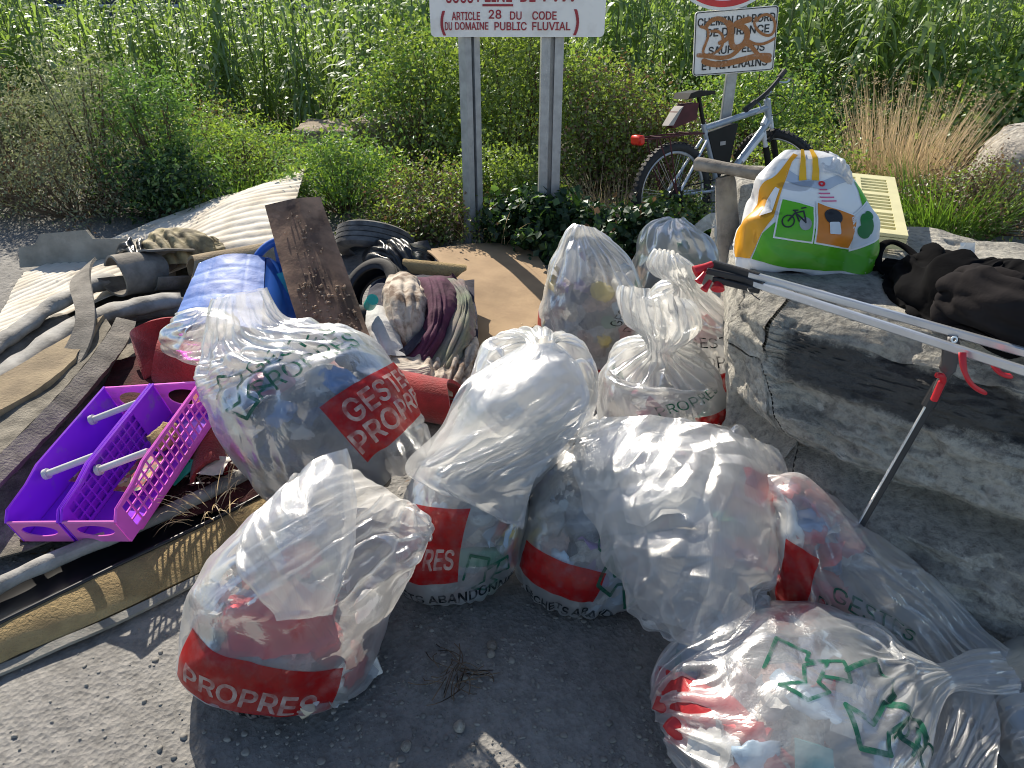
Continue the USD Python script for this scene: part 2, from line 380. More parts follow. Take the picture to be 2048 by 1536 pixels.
def bush(name, label, cat, at, r, n, leafm, size, seed, stemm="twig", hang=0.0, tuft=6, group=None, ns=30, spread=.33, up=.35, aspect=.6, extra=None):
    """a shrub: stems that fork from the ground and leaf clumps round their ends, ragged outline"""
    g = np.random.default_rng(seed)
    r = np.asarray(r, float)
    t = thing(name, label, cat, group, loc=at)
    nc = max(8, n // 55)
    a = g.uniform(0, 2 * np.pi, nc); zc = g.uniform(.05, 1, nc) ** .8; rr = np.sqrt(g.uniform(.05, 1, nc)) * np.sqrt(np.clip(1.08 - zc ** 2, .05, 1)) * (.75 + .5 * g.uniform(size=nc))
    cc = np.stack([np.cos(a) * rr * r[0], np.sin(a) * rr * r[1], zc * r[2] * (.8 + .35 * g.uniform(size=nc))], 1)
    cc[:, 2] -= hang * (rr * r[0]) ** 2
    cc[:, 2] = np.maximum(cc[:, 2], .02)
    k = g.integers(0, nc, n)
    cs = spread * r.mean() * (.5 + g.uniform(size=nc))
    pos = cc[k] + np.clip(g.normal(size=(n, 3)), -1.7, 1.7) * cs[k][:, None] * V([.5, .5, .42])
    pos[:, 2] = np.abs(pos[:, 2]) + .005
    nr = unit(g.normal(size=(n, 3)) * .8 + V([0, -.1, up]) + unit(pos - V([0, 0, r[2] * .3])) * .5)
    sz = size * g.uniform(.55, 1.35, n)
    m2 = extra and g.uniform(size=n) < extra[1]
    if extra:
        obj("foliage", leaves(pos[~m2], nr[~m2], sz[~m2], g, aspect), leafm, t)
        obj("foliage", leaves(pos[m2], nr[m2], sz[m2], g, aspect), extra[0], t)
    else:
        obj("foliage", leaves(pos, nr, sz, g, aspect), leafm, t)
    e = cc[g.integers(0, nc, ns)]
    obj("stems", stems(e * V([.12, .12, 0]) + V([0, 0, -.02]), e, .006, .05 * r.mean(), g), stemm, t)
    return t
def grass(name, label, cat, at, rad, n, h, m, seed, width=.006, droop=.5, spread=.5, group=None, seeds=False, lean=(0, 0)):
    g = np.random.default_rng(seed)
    a = g.uniform(0, 2 * np.pi, n); rr = rad * np.sqrt(g.uniform(size=n))
    b = np.stack([np.cos(a) * rr, np.sin(a) * rr, np.full(n, -.01)], 1)
    d = np.stack([np.cos(a) * spread * g.uniform(.2, 1, n) + lean[0], np.sin(a) * spread * g.uniform(.2, 1, n) + lean[1], np.ones(n)], 1) + g.normal(size=(n, 3)) * .12
    L = h * g.uniform(.5, 1.1, n)
    t = thing(name, label, cat, group, loc=at)
    obj("blades", blades(b, d, L, width * g.uniform(.6, 1.3, n), droop * g.uniform(.2, 1.2, n), 5, rng=g, twist=1.2), m, t)
    if seeds:
        k = g.integers(0, n, n // 2)
        tip = b[k] + unit(d[k]) * L[k][:, None]; tip[:, 2] -= droop * .6 * L[k]
        q = np.repeat(tip, 7, 0) + g.normal(size=(len(tip) * 7, 3)) * V([.012, .012, .03])
        obj("seed_heads", leaves(q, g.normal(size=q.shape), np.full(len(q), .014), g, .4), m, t)
    return t
def on(u, v, dz=0.0):
    p = P(u, v, 0.0)
    p[2] = ground_z(p[0], p[1]) + dz
    return p
bu = "shrubs at the edge of the cane"
# left: mugwort, herbs
bush("mugwort_bush", "tall grey-green feathery mugwort leaning over, second plant from the left edge", "bush", on(215, 395), (.62, .5, .95), 7000, "mugwort_leaf", .034, 1, hang=.15, aspect=.3, ns=60)
bush("mugwort_bush", "pale grey-green mugwort at the far left edge of the cane", "bush", on(40, 400), (.7, .5, .75), 6500, "mugwort_leaf", .032, 2, aspect=.3, ns=60, extra=("dead_leaf", .15))
bush("mugwort_bush", "low brownish mugwort in front of the tall grey-green ones", "bush", on(150, 425), (.75, .35, .42), 5200, "mugwort_leaf", .03, 3, aspect=.35, ns=50, extra=("dead_leaf", .4))
bush("leafy_bush", "bright green upright bush standing left of the cream awning's tip", "bush", on(335, 395), (.42, .4, .82), 5600, "herb_leaf", .036, 4, aspect=.42, ns=60)
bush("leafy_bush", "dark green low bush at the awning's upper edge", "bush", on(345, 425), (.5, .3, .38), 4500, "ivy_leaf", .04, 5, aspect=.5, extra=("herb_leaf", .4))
bush("yellow_bush", "yellow-green weeds beside the stone slabs behind the awning", "weeds", on(500, 370), (.85, .5, .42), 7000, "yellow_leaf", .03, 6, aspect=.4, extra=("herb_leaf", .35), ns=60)
bush("yellow_bush", "yellow-green weeds between the tall bush and the mugwort, far back", "weeds", on(420, 330), (.7, .5, .5), 5000, "yellow_leaf", .03, 61, aspect=.4, extra=("dead_leaf", .3), ns=60)
bush("green_weeds", "green weeds sprouting right of the awning's tip, above the tyre", "weeds", on(690, 420), (.5, .35, .45), 5500, "herb_leaf", .034, 7, aspect=.4, extra=("yellow_leaf", .3))
bush("green_weeds", "pale weeds under the left post of the large sign", "weeds", on(860, 460), (.5, .3, .36), 6000, "bramble_leaf", .024, 8, extra=("dead_leaf", .3))
# behind the large sign: the bramble thicket
bush("bramble_thicket", "tall olive bramble thicket standing between the posts of the large sign", "bramble", on(1030, 350), (.75, .6, 1.25), 15000, "bramble_leaf", .036, 9, ns=90, extra=("yellow_leaf", .18))
bush("bramble_thicket", "dark bramble thicket left of the large sign's left post", "bramble", on(850, 330), (.7, .6, 1.0), 11000, "bramble_leaf", .036, 10, ns=80, extra=("herb_leaf", .35))
bush("bramble_thicket", "brownish bramble thicket between the large sign and the bicycle", "bramble", on(1200, 385), (.62, .45, .8), 11000, "bramble_leaf", .03, 12, ns=90, extra=("dead_leaf", .25))
bush("bramble_thicket", "thorny dry bramble seen through the bicycle's rear wheel", "bramble", on(1330, 395), (.5, .35, .6), 7000, "bramble_leaf", .028, 13, ns=70, extra=("dead_leaf", .45))
bush("bramble_thicket", "green-yellow bramble behind the bicycle's frame", "bramble", on(1480, 340), (.8, .45, .75), 9000, "yellow_leaf", .032, 14, ns=60, extra=("herb_leaf", .5))
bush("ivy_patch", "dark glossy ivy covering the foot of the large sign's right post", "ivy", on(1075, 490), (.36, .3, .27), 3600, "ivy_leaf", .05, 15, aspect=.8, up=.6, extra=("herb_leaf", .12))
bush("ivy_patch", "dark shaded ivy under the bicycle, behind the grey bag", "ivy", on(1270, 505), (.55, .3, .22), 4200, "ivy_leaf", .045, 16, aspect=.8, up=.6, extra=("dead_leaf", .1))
bush("ground_bramble", "low olive and tan ground bramble left of the large sign's left post, beside the tyre", "bramble", on(900, 480), (.45, .28, .24), 4600, "bramble_leaf", .026, 17, extra=("dead_leaf", .3))
# right
bush("vine_shrub", "low yellow-green vine behind the straw grass at the right edge", "shrub", on(1960, 300), (1.1, .5, .6), 9000, "yellow_leaf", .055, 18, aspect=.85, extra=("herb_leaf", .45))
bush("vine_shrub", "low green vine behind the straw grass, beside the bicycle's front", "shrub", on(1690, 290), (.6, .45, .4), 5000, "herb_leaf", .045, 19, aspect=.8, extra=("yellow_leaf", .4))
bush("dry_bramble", "dry reddish bramble in front of the pale boulder", "bramble", on(1960, 460), (.6, .45, .36), 6500, "dead_leaf", .022, 20, ns=110, extra=("bramble_leaf", .4))
grass("straw_grass", "tall tuft of dry straw-coloured grass right of the shopping bag", "grass tuft", on(1790, 390), .33, 620, 1.0, "straw", 21, .005, .25, .42, seeds=True)
grass("straw_grass", "low spreading straw grass left of the tall dry tuft, behind the bag", "grass tuft", on(1690, 385), .4, 800, .6, "straw", 22, .005, .5, .7)
grass("sedge_tuft", "arching green sedge tuft at the boulder side of the grating", "grass tuft", on(1880, 455), .32, 1300, .62, "grass_blade", 23, .006, .7, .7)
grass("grass_tuft", "arching green grass between the tyre and the large sign", "grass tuft", on(715, 400), .25, 260, .6, "grass_blade", 24, .012, .8, .7)
grass("grass_tuft", "thin dry grass at the left post of the large sign", "grass tuft", on(990, 470), .3, 130, .6, "straw", 25, .005, .8, .8)
grass("grass_tuft", "yellow-green grass at the top edge of the awning", "grass tuft", on(470, 400), .45, 900, .38, "grass_blade", 26, .007, .6, .6)
grass("grass_tuft", "short dry grass left of the bicycle's rear wheel", "grass tuft", on(1235, 440), .3, 500, .5, "straw", 27, .005, .6, .6)
bush("green_weeds", "low weeds growing against the bicycle's rear wheel", "weeds", on(1335, 462), (.5, .18, .24), 3200, "bramble_leaf", .026, 81, extra=("herb_leaf", .35))
bush("bramble_thicket", "tan and olive bramble at the foot of the large sign, between its posts", "bramble", on(1000, 440), (.42, .25, .42), 5200, "bramble_leaf", .028, 82, extra=("yellow_leaf", .3))
bush("green_weeds", "weeds hiding the bicycle's front wheel, behind the shopping bag", "weeds", on(1590, 400), (.55, .25, .42), 4200, "yellow_leaf", .03, 83, extra=("bramble_leaf", .4))
# ------------------------------------------------------------------ stone blocks and boulders
def stone_mat(name, c0, c1, c2, patina=None, bump=.02):
    n = {"g": ("geometry", {}), "n1": ("noise_texture", {"scale": 3.2, "detail": 8.0, "roughness": .65}), "n2": ("noise_texture", {"scale": 42.0, "detail": 6.0, "roughness": .75}),
         "vo": ("voronoi_texture", {"scale": 38.0, "feature": "smooth_f1"}),
         "r1": ("rgb_ramp", {"ramp": [(.32, c0), (.5, c1), (.66, c2)]}), "r2": ("rgb_ramp", {"ramp": [(.34, (.45, .45, .46)), (.52, (1, 1, 1)), (.7, (1.3, 1.28, 1.22))]}),
         "m": ("mix_color", {"blend_type": "multiply", "fac": .85, "use_clamp": False}), "h": ("math", {"math_type": "multiply_add", "value2": .5}),
         "b": ("bump", {"strength": 1.0, "distance": bump}), "p": ("principled_bsdf", {"roughness": .9, "specular_ior_level": .25})}
    l = [("g.position", "n1.vector"), ("g.position", "n2.vector"), ("g.position", "vo.vector"), ("n1.fac", "r1.fac"), ("n2.fac", "r2.fac"), ("r1.color", "m.a"), ("r2.color", "m.b"),
         ("vo.distance", "h.value1"), ("n2.fac", "h.value3"), ("h.value", "b.height"), ("b.normal", "p.normal")]
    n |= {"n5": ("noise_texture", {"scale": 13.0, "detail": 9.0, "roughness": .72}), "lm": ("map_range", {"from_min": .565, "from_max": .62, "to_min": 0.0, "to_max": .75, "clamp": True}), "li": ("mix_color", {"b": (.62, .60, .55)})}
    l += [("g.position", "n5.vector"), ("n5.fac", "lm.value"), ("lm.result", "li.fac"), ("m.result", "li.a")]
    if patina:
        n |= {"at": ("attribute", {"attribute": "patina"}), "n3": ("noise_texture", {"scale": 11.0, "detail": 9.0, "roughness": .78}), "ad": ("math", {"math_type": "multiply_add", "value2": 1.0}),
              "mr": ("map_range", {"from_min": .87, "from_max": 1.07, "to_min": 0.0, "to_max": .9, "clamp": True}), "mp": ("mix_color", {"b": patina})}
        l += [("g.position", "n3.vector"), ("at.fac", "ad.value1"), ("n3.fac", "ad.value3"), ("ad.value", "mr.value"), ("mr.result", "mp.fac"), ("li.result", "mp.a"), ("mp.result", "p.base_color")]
    else:
        l += [("li.result", "p.base_color")]
    return mat(name, n, l, "p.BSDF")
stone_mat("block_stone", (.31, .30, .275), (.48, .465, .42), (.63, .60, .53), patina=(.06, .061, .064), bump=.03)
stone_mat("pale_stone", (.28, .25, .22), (.40, .37, .33), (.5, .47, .42))
stone_mat("tan_stone", (.24, .19, .14), (.34, .28, .21), (.42, .36, .28))

def lump(verts_poly, sub=4, smooth=2, amp=.02, scale=5, seed=0):
    h = trimesh.convex.convex_hull(np.asarray(verts_poly, float))
    for _ in range(30):
        e = h.edges_unique_length
        if e.max() < sub:
            break
        v, f = trimesh.remesh.subdivide_to_size(h.vertices, h.faces, sub)
        h = trimesh.Trimesh(v, f)
    if smooth:
        trimesh.smoothing.filter_laplacian(h, lamb=.5, iterations=smooth)
    v = np.asarray(h.vertices); n = h.vertex_normals
    h.vertices = v + n * ((meshkit.fbm(v * scale, 4, seed) - .5) * 2 * amp)[:, None]
    return h
def rock(name, label, hull, m, sub=.05, smooth=3, amp=.03, scale=4, seed=1, cat="boulder"):
    return obj(name, lump(hull, sub, smooth, amp, scale, seed), m, smooth=40, label=label, cat=cat)
# the large limestone block on the right, in its own frame: front-left top corner, then right along the front and back along the left side
top_fl, zt = P(1500, 585, .80), .80
fr = unit(P(2010, 720, .80)[:2] - P(1530, 605, .80)[:2])
fr = V([fr[0], fr[1], 0]); bk = V([-fr[1], fr[0], 0])
lf = unit(V([.22, .97, 0]))
A0 = V([top_fl[0], top_fl[1], 0])
def blk(a, b, z):
    return A0 + fr * a + lf * b + V([0, 0, z])
hull = []
hull += [blk(.0, .15, .80), blk(.12, .08, .80), blk(1.6, .08, .79), blk(-.02, .08, .73), blk(.06, -.01, .73), blk(1.6, -.01, .72), blk(1.75, 1.15, .76), blk(.06, 1.05, .74)]
hull += [blk(-.03, .06, .62), blk(.05, -.03, .62), blk(1.6, -.05, .62), blk(.0, 1.1, .5), blk(1.8, 1.2, .5)]
hull += [blk(.02, .14, .30), blk(.20, -.06, .30), blk(.06, .16, .0), blk(.26, -.08, .0), blk(1.7, -.12, -.05), blk(1.85, 1.25, -.05), blk(.22, 1.1, -.05)]
b0 = lump(hull, .021, 3, 0, 1, 1)
v = np.asarray(b0.vertices); n = np.asarray(b0.vertex_normals)
q = (v - A0); al = q @ fr; hh = v[:, 2]
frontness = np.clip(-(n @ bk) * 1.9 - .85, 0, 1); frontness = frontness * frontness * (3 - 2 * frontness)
# strata on the front: an undercut at mid height, layered relief below it, lumpy everywhere
ledge = .42 - .07 * al + .03 * (meshkit.noise(np.c_[al * 5, al * 0, al * 0], 3) - .5) * 2
under = np.exp(-((hh - ledge) / .035) ** 2)
v = v + n * (-.10 * under * frontness)[:, None]
v = v + n * (.085 * np.exp(-((hh - ledge + .16) / .1) ** 2) * frontness)[:, None]
v = v + n * ((meshkit.fbm(v * V([7, 7, 18]), 4, 5) - .5) * .05 * (.35 + .65 * frontness) + (meshkit.fbm(v * 4, 3, 6) - .5) * .05 + (meshkit.fbm(v * V([3, 3, 38]), 3, 15) - .5) * .022 * frontness * (hh < ledge))[:, None]
st_ = (meshkit.fbm(v * V([5, 5, 11]), 3, 21)); chip = np.clip((meshkit.fbm(v * 11, 4, 22) - .56) * 6, 0, 1)
v = v - n * (chip * .022)[:, None] + n * ((np.floor(st_ * 9) / 9 - st_) * .05 * frontness)[:, None]
b0.vertices = v
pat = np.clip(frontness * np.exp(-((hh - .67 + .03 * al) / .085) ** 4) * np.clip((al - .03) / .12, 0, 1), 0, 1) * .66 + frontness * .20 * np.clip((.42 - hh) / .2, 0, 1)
sv, sf, sn = meshkit.arrays(b0, True)
blk_m = UsdGeom.Mesh.Get(stage, usdkit.mesh(stage, numbered("/World", "limestone_block"), b0, M["block_stone"], smooth=True).GetPath())
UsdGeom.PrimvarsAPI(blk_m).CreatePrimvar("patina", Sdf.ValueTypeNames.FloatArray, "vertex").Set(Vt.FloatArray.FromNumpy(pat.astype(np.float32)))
tag(blk_m.GetPrim(), "large layered limestone block with blackened front face, carrying the shopping bag", "stone block")
c = P(1530, 440, .45)
rock("stone_block", "dark pebbly stone standing behind the weathered stake and the log", [c + V([sx * .22 + .12, sy * .2 + .35, z]) for sx in (-1, 1) for sy in (-1, 1) for z in (-.45, .12)], "block_stone", .06, 3, .04, 6, 3, cat="stone block")
c = P(2075, 415, 0)
rock("boulder", "pale rounded limestone boulder at the right edge, behind the dry bramble", [c + V(p) for p in [(-.42, -.2, 0), (-.38, .5, 0), (.9, -.3, 0), (1, .7, 0), (-.36, 0, .33), (-.2, .4, .5), (.3, -.1, .55), (.8, .5, .6), (.8, -.2, .4)]], "pale_stone", .06, 4, .05, 4, 4)
for (u, v, w, d, h, s, lab) in ((830, 322, .62, .45, .3, 5, "flat tan stone slab among weeds left of the large sign"), (655, 325, .32, .3, .26, 6, "small grey-topped stone above the awning's tip, among weeds")):
    c = P(u, v, 0)
    rock("stone_slab", lab, [c + V([sx * w * (1 - .15 * (z > 0)), sy * d + d, z]) for sx in (-1, 1) for sy in (-1, 1) for z in (-.1, h)], "tan_stone", .07, 3, .04, 4, s, cat="stone slab")
# the far river bridge, low behind the cane
plain("bridge_steel", (.03, .045, .08), .5, var=.2)
plain("bridge_rail", (.42, .46, .52), .5, var=.1)
t = thing("river_bridge", "dark steel river bridge with pale rail, far beyond the cane at top left", "bridge")
yb = 62.0; zb = Y(300, 12, yb)[2]
obj("deck", box((90, 4, .9), (-30, yb + 2.2, zb - .5)), "bridge_steel", t)
obj("side_plate", box((90, .25, 3.4), (-30, yb + 1.2, zb + .6)), "bridge_steel", t)
obj("handrail", tube(V([[-75, yb, zb], [15, yb, zb]]), .13, 8), "bridge_rail", t)
for k in range(36):
    obj("rail_post", box((.16, .16, 1.9), (-74 + k * 2.5, yb + .2, zb - .75)), "bridge_steel", t)
bm = []
for k in range(30):
    bm.append(tube(V([[-74 + k * 3, yb + .6, zb + .1], [-72.5 + k * 3, yb + .6, zb + 2.6], [-71 + k * 3, yb + .6, zb + .1]]), .16, 5))
obj("truss", cat_mesh(bm + [box((90, .3, .5), (-30, yb + .6, zb + 2.8))]), "bridge_steel", t)
# ------------------------------------------------------------------ signs
plain("galvanized", (.36, .38, .40), .45, metal=.55, var=.12, scale=18, bump=.0004)
plain("sign_white", (.74, .73, .71), .42, var=.05, scale=6, col2=(.60, .58, .55), mid=(.3, .5))
plain("sign_back", (.5, .5, .5), .5, metal=.5)
plain("red_paint", (.32, .02, .035), .45, var=.12)
plain("black_paint", (.02, .022, .026), .45, var=.1)
mat("rust_spray", {"tc": ("texture_coordinate", {}), "n": ("noise_texture", {"scale": 22.0, "detail": 5.0, "roughness": .7}), "mr": ("map_range", {"from_min": .34, "from_max": .56, "to_min": .25, "to_max": .97, "clamp": True}), "tr": ("transparent_bsdf", {}), "p": ("principled_bsdf", {"base_color": (.34, .125, .03), "roughness": .55}), "x": ("mix_closure", {})},
    [("tc.object", "n.vector"), ("n.fac", "mr.value"), ("mr.result", "x.fac"), ("tr.BSDF", "x.closure1"), ("p.BSDF", "x.closure2")], "x.closure")
plain("sign_red", (.62, .03, .035), .4, var=.1)
def flat_text(s, h, bold=True, width=None):
    m = meshkit.text_mesh(s, h, .0015, bold)
    b = m.bounds
    m.apply_translation([-(b[0][0] + b[1][0]) / 2, 0, 0])
    if width:
        k = width / (b[1][0] - b[0][0]); m.apply_scale([k, 1, 1])
    return m
def rrect(w, h, r):
    return sg.box(-w / 2 + r, -h / 2 + r, w / 2 - r, h / 2 - r).buffer(r, quad_segs=6)
ysg = 4.36
pl, pr = Y(862, 74, ysg), Y(1208, 76, ysg)
k = (pr[0] - pl[0]) / 346.0        # metres per photograph pixel in the panel's plane
t = thing("large_sign", "large white sign with dark red lettering on two galvanized posts", "sign")
W_, H_ = pr[0] - pl[0], .42
Fs = frame_mat(V([(pl[0] + pr[0]) / 2, ysg, pl[2] + H_ / 2]), V([1, 0, 0]), V([0, -1, .0]))
obj("panel", placed(extrude(rrect(W_, H_, .025), .02, -.02), Fs), "sign_white", t)
x0, zb_ = -W_ / 2, -H_ / 2
def put(s, u0, u1, vb, h, m="red_paint"):
    """lettering whose baseline runs from photograph column u0 to u1 at row vb"""
    me = flat_text(s, h * k, True, (u1 - u0) * k)
    me.apply_translation([x0 + ((u0 + u1) / 2 - 862) * k, zb_ + (75 - vb) * k * .90, .002])
    obj("lettering", placed(me, Fs), m, t, label=None)
put("SOUS", 895, 948, 7, 22); put("PEINE", 956, 1024, 5, 22); put("DE", 1040, 1070, 5, 22); put("P.V.", 1085, 1145, 4, 22)
put("ARTICLE", 905, 961, 41, 14); put("28", 978, 1003, 38, 15); put("DU", 1020, 1043, 40, 14); put("CODE", 1064, 1112, 40, 14)
put("DU", 891, 905, 61, 14); put("DOMAINE", 911, 977, 60, 13); put("PUBLIC", 989, 1053, 61, 14); put("FLUVIAL", 1064, 1140, 61, 14)
put("(", 882, 892, 64, 34); put(")", 1146, 1157, 63, 36)
me = box((60 * k, 4 * k, .0015)); me.apply_translation([x0 + (996 - 862) * k, zb_ + (75 - 12) * k * .90, .0028]); obj("underline", placed(me, Fs), "red_paint", t)
def section_post(w, d, lip, h, th=.004):
    o = sg.box(-w / 2, -d / 2, w / 2, d / 2)
    ch = sg.box(-w * .10, -d / 2 - 1, w * .10, -d / 2 + d * .55)
    inner = sg.box(-w / 2 + th, -d / 2 + d * .62, w / 2 - th, d / 2 - th)
    return extrude(o.difference(ch).difference(inner), h)
for (u, w, yaw) in ((937, .095, 38), (1105, .122, 4)):
    q = Y(u, 76, ysg + .03)
    m = section_post(w, .07, .01, q[2] + .45 + .12)
    m.apply_transform(trimesh.transformations.rotation_matrix(math.radians(yaw), [0, 0, 1]))
    m.apply_translation([q[0], ysg + .062, -.12])
    obj("post", m, "galvanized", t)
    for zz in (.12, .34):
        obj("clamp", box((w * 1.2, .012, .035), (q[0], ysg + .006 + .006, q[2] + zz)), "galvanized", t)
# the small sign
y2 = 5.08
c = Y(1470, 83, y2)
k2 = (Y(1554, 83, y2)[0] - Y(1387, 83, y2)[0]) / 167.0
roll = math.radians(4.2)
F2 = frame_mat(c, V([math.cos(roll), .0, math.sin(roll)]), V([0.0, -1, .03]))
t = thing("path_sign", "small white sign with black lettering and brown spray scrawl on grey post", "sign")
w2, h2 = 163 * k2, 118 * k2
obj("panel", placed(extrude(rrect(w2, h2, .02), .012, -.012), F2), "sign_white", t)
obj("border", placed(extrude(rrect(w2 - .008, h2 - .008, .017).difference(rrect(w2 - .018, h2 - .018, .014)), .001, .0006), F2), "black_paint", t)
for s, x, yv, w, h in (("CHEMIN DU BORD", 0, 39, 152, 14), ("DE DURANCE", 4, 19, 124, 14), ("SAUF VELOS", 4, -14, 112, 14), ("ET RIVERAINS", 2, -42, 132, 15)):
    me = flat_text(s, h * k2, True, w * k2); me.apply_translation([x * k2, (yv - 8) * k2 + h * .1 * k2, .002])
    obj("lettering", placed(me, F2), "black_paint", t)
scr = [[(-70, 32), (-55, 10), (-62, -18), (-30, -12), (-25, 10), (-48, 22)], [(-60, 30), (-20, 36), (-12, 20), (-30, 0)], [(-15, 34), (-8, 5), (-2, -10), (15, -8), (20, 20), (2, 30), (25, 38)],
       [(38, 40), (50, 12), (72, 8), (76, 28), (60, 44), (40, 34)], [(-72, -20), (-40, -26), (0, -22), (20, -6), (48, -28), (72, -40)], [(-60, -32), (-20, -40), (20, -34), (70, -32)], [(20, 5), (45, -8), (78, 0)]]
sp = union_all([sg.LineString(spline(np.c_[V(a), np.zeros(len(a))], 24)[:, :2] * k2).buffer((2.6 + (i % 3) * 1.5) * k2) for i, a in enumerate(scr)]).simplify(.0006)
sp = sp.intersection(rrect(w2, h2, .02))
obj("spray_scrawl", placed(extrude(sp, .0008, .0038), F2), "rust_spray", t)
q = Y(1464, 150, y2 + .03)
obj("post", box((.068, .045, q[2] + .75), (q[0], y2 + .045, (q[2] + .75) / 2 - .1), .006), "galvanized", t)
cr = Y(1461, -128, y2)
Fr = frame_mat(cr, V([math.cos(roll), 0, math.sin(roll)]), V([0, -1, .03]))
R_ = 125 * k2
t = thing("round_sign", "round white sign with red rim, bolted above the path sign", "sign")
obj("disc", placed(extrude(sg.Point(0, 0).buffer(R_, 32), .012, -.012), Fr), "sign_white", t)
obj("red_rim", placed(extrude(sg.Point(0, 0).buffer(R_ - 6 * k2, 40).difference(sg.Point(0, 0).buffer(R_ - 17 * k2, 40)), .001, .001), Fr), "sign_red", t)
obj("post", box((.068, .045, .6), (q[0], y2 + .045, q[2] + .75 - .1 + .30)), "galvanized", t)
# ------------------------------------------------------------------ mountain bicycle leaning on the path sign's post
plain("bike_black", (.012, .012, .013), .5, var=.2, spec=.25)
plain("tyre_rubber", (.022, .022, .024), .75, var=.2, scale=40, bump=.001)
plain("bike_blue", (.36, .42, .50), .3, metal=.3, var=.12)
plain("bike_silver", (.55, .58, .62), .3, metal=.7, var=.1)
plain("bike_white", (.72, .74, .78), .3, var=.05)
plain("maroon_cloth", (.09, .02, .025), .8, var=.2)
plain("grey_cloth", (.36, .34, .33), .85, var=.1)
plain("red_lens", (.65, .03, .02), .2, var=.1)
plain("orange_plastic", (.5, .16, .06), .4)
hd = math.radians(31)
SC = .95
rw = V([1.02, 4.72, .335 * SC + .0])
bx, bn = V([math.cos(hd), math.sin(hd), 0]), V([-math.sin(hd), math.cos(hd), 0])
ln = math.radians(7)
bz = unit(V([0, 0, 1]) * math.cos(ln) + bn * math.sin(ln))
bn2 = np.cross(bz, bx)
base_pt = rw - bz * (.335 * SC + .085)
FB = np.eye(4); FB[:3, 0], FB[:3, 1], FB[:3, 2], FB[:3, 3] = bx * SC, bn2 * SC, bz * SC, base_pt      # x forward, y left, z up, origin under the rear axle
BK = thing("mountain_bicycle", "silver and blue mountain bicycle with rear rack leaning on the path sign's post", "bicycle")
def bike(name, mesh, m, parent=None, Fm=None):
    return obj(name, placed(placed(mesh, Fm) if Fm is not None else mesh, FB), m, parent or BK, smooth=40)
def wheel(Fm):
    w = bike("wheel", tube([[0, -.05, 0], [0, .05, 0]], .02, 12), "bike_silver", None, Fm)
    th = np.linspace(0, 2 * np.pi, 49)
    a = V([np.cos(th), 0 * th, np.sin(th)]).T
    kn = np.arange(48)
    ty = tube(a * .305, .029, 10, False, up=(0, 1, 0))
    knob = cat_mesh([placed(box((.016, .045, .006)), trimesh.transformations.rotation_matrix(-x, [0, 1, 0]) @ trimesh.transformations.translation_matrix([.0, 0, .333])) for x in np.linspace(0, 2 * np.pi, 60, False)])
    bike("tyre", cat_mesh([ty, knob]), "tyre_rubber", w, Fm)
    bike("rim", tube(a * .272, .011, 8, False, up=(0, 1, 0)), "bike_silver", w, Fm)
    sp = [tube([[.018 * math.cos(x), (.03 if i % 2 else -.03), .018 * math.sin(x)], [.268 * math.cos(x + .18 * (-1) ** (i // 2)), 0, .268 * math.sin(x + .18 * (-1) ** (i // 2))]], .0011, 3, False) for i, x in enumerate(np.linspace(0, 2 * np.pi, 28, False))]
    bike("spokes", cat_mesh(sp), "bike_silver", w, Fm)
    return w
TM = trimesh.transformations
wheel(TM.translation_matrix([0, 0, .335]))
BB, ST, HT, HB = V([.43, 0, .31]), V([.27, 0, .73]), V([.86, 0, .84]), V([.89, 0, .70])
st_ax = TM.rotation_matrix(math.radians(-72), [-.33, 0, .94], [.875, 0, .77])
fr_tubes = [tube([ST, HT - V([0, 0, .03])], .021, 10), tube([BB, ST + V([-.01, 0, .03])], .018, 10), tube([HT + V([-.008, 0, .025]), HB], .024, 10)]
bike("frame", cat_mesh(fr_tubes + [tube([HB + V([-.005, 0, .02]), BB], .024, 10)]), "bike_blue")
bike("frame_decal", tube([HB * .42 + BB * .58 + V([0, -.003, 0]), HB * .85 + BB * .15 + V([0, -.003, 0])], .0255, 10), "bike_white")
bike("stays", cat_mesh([tube([[0, s * .06, .335], [.28, s * .025, .66]], .010, 6) for s in (-1, 1)] + [tube([[0, s * .06, .335], [.40, s * .035, .31]], .011, 6) for s in (-1, 1)]), "bike_silver")
sd = bike("saddle", trimesh.Trimesh(*(lambda m: (m.vertices, m.faces))(trimesh.convex.convex_hull(np.vstack([[[-.14, s * .07, .0], [-.12, s * .075, .035], [-.02, s * .05, .045], [.05, s * .03, .04], [.15, s * .014, .03], [.16, s * .012, .01], [0, s * .04, .01]] for s in (-1, 1)]) + V([.19, 0, .93])))), "bike_black")
bike("seat_post", tube([ST, [.205, 0, .94]], .0135, 8), "bike_black")
bike("saddle_bag", trimesh.convex.convex_hull(np.vstack([[[.06, s * .035, .90], [.17, s * .045, .90], [.16, s * .04, .80], [-.02, s * .03, .76], [-.06, s * .028, .79], [0, s * .035, .86]] for s in (-1, 1)])), "maroon_cloth")
bike("saddle_bag_panel", trimesh.convex.convex_hull(np.vstack([[[.01, s * .038 , .87], [.04, s * .043, .89], [-.035, s * .036, .78], [-.075, s * .03, .78]] for s in (-1, 1)])), "grey_cloth")
bike("rack", cat_mesh([tube([[-.27, s * .06, .72], [.10, s * .06, .715], [.25, s * .02, .70]], .006, 5) for s in (-1, 1)] + [tube([[-.03, s * .085, .34], [-.18 + .09 * j, s * .062, .72]], .005, 5) for s in (-1, 1) for j in (0, 1)] + [tube([[x, -.06, .72], [x, .06, .72]], .004, 5) for x in (-.27, -.15, 0, .1)]), "maroon_cloth")
bike("rear_light", box((.05, .10, .06), (0, 0, 0), .012).apply_translation([-.30, 0, .715]), "red_lens")
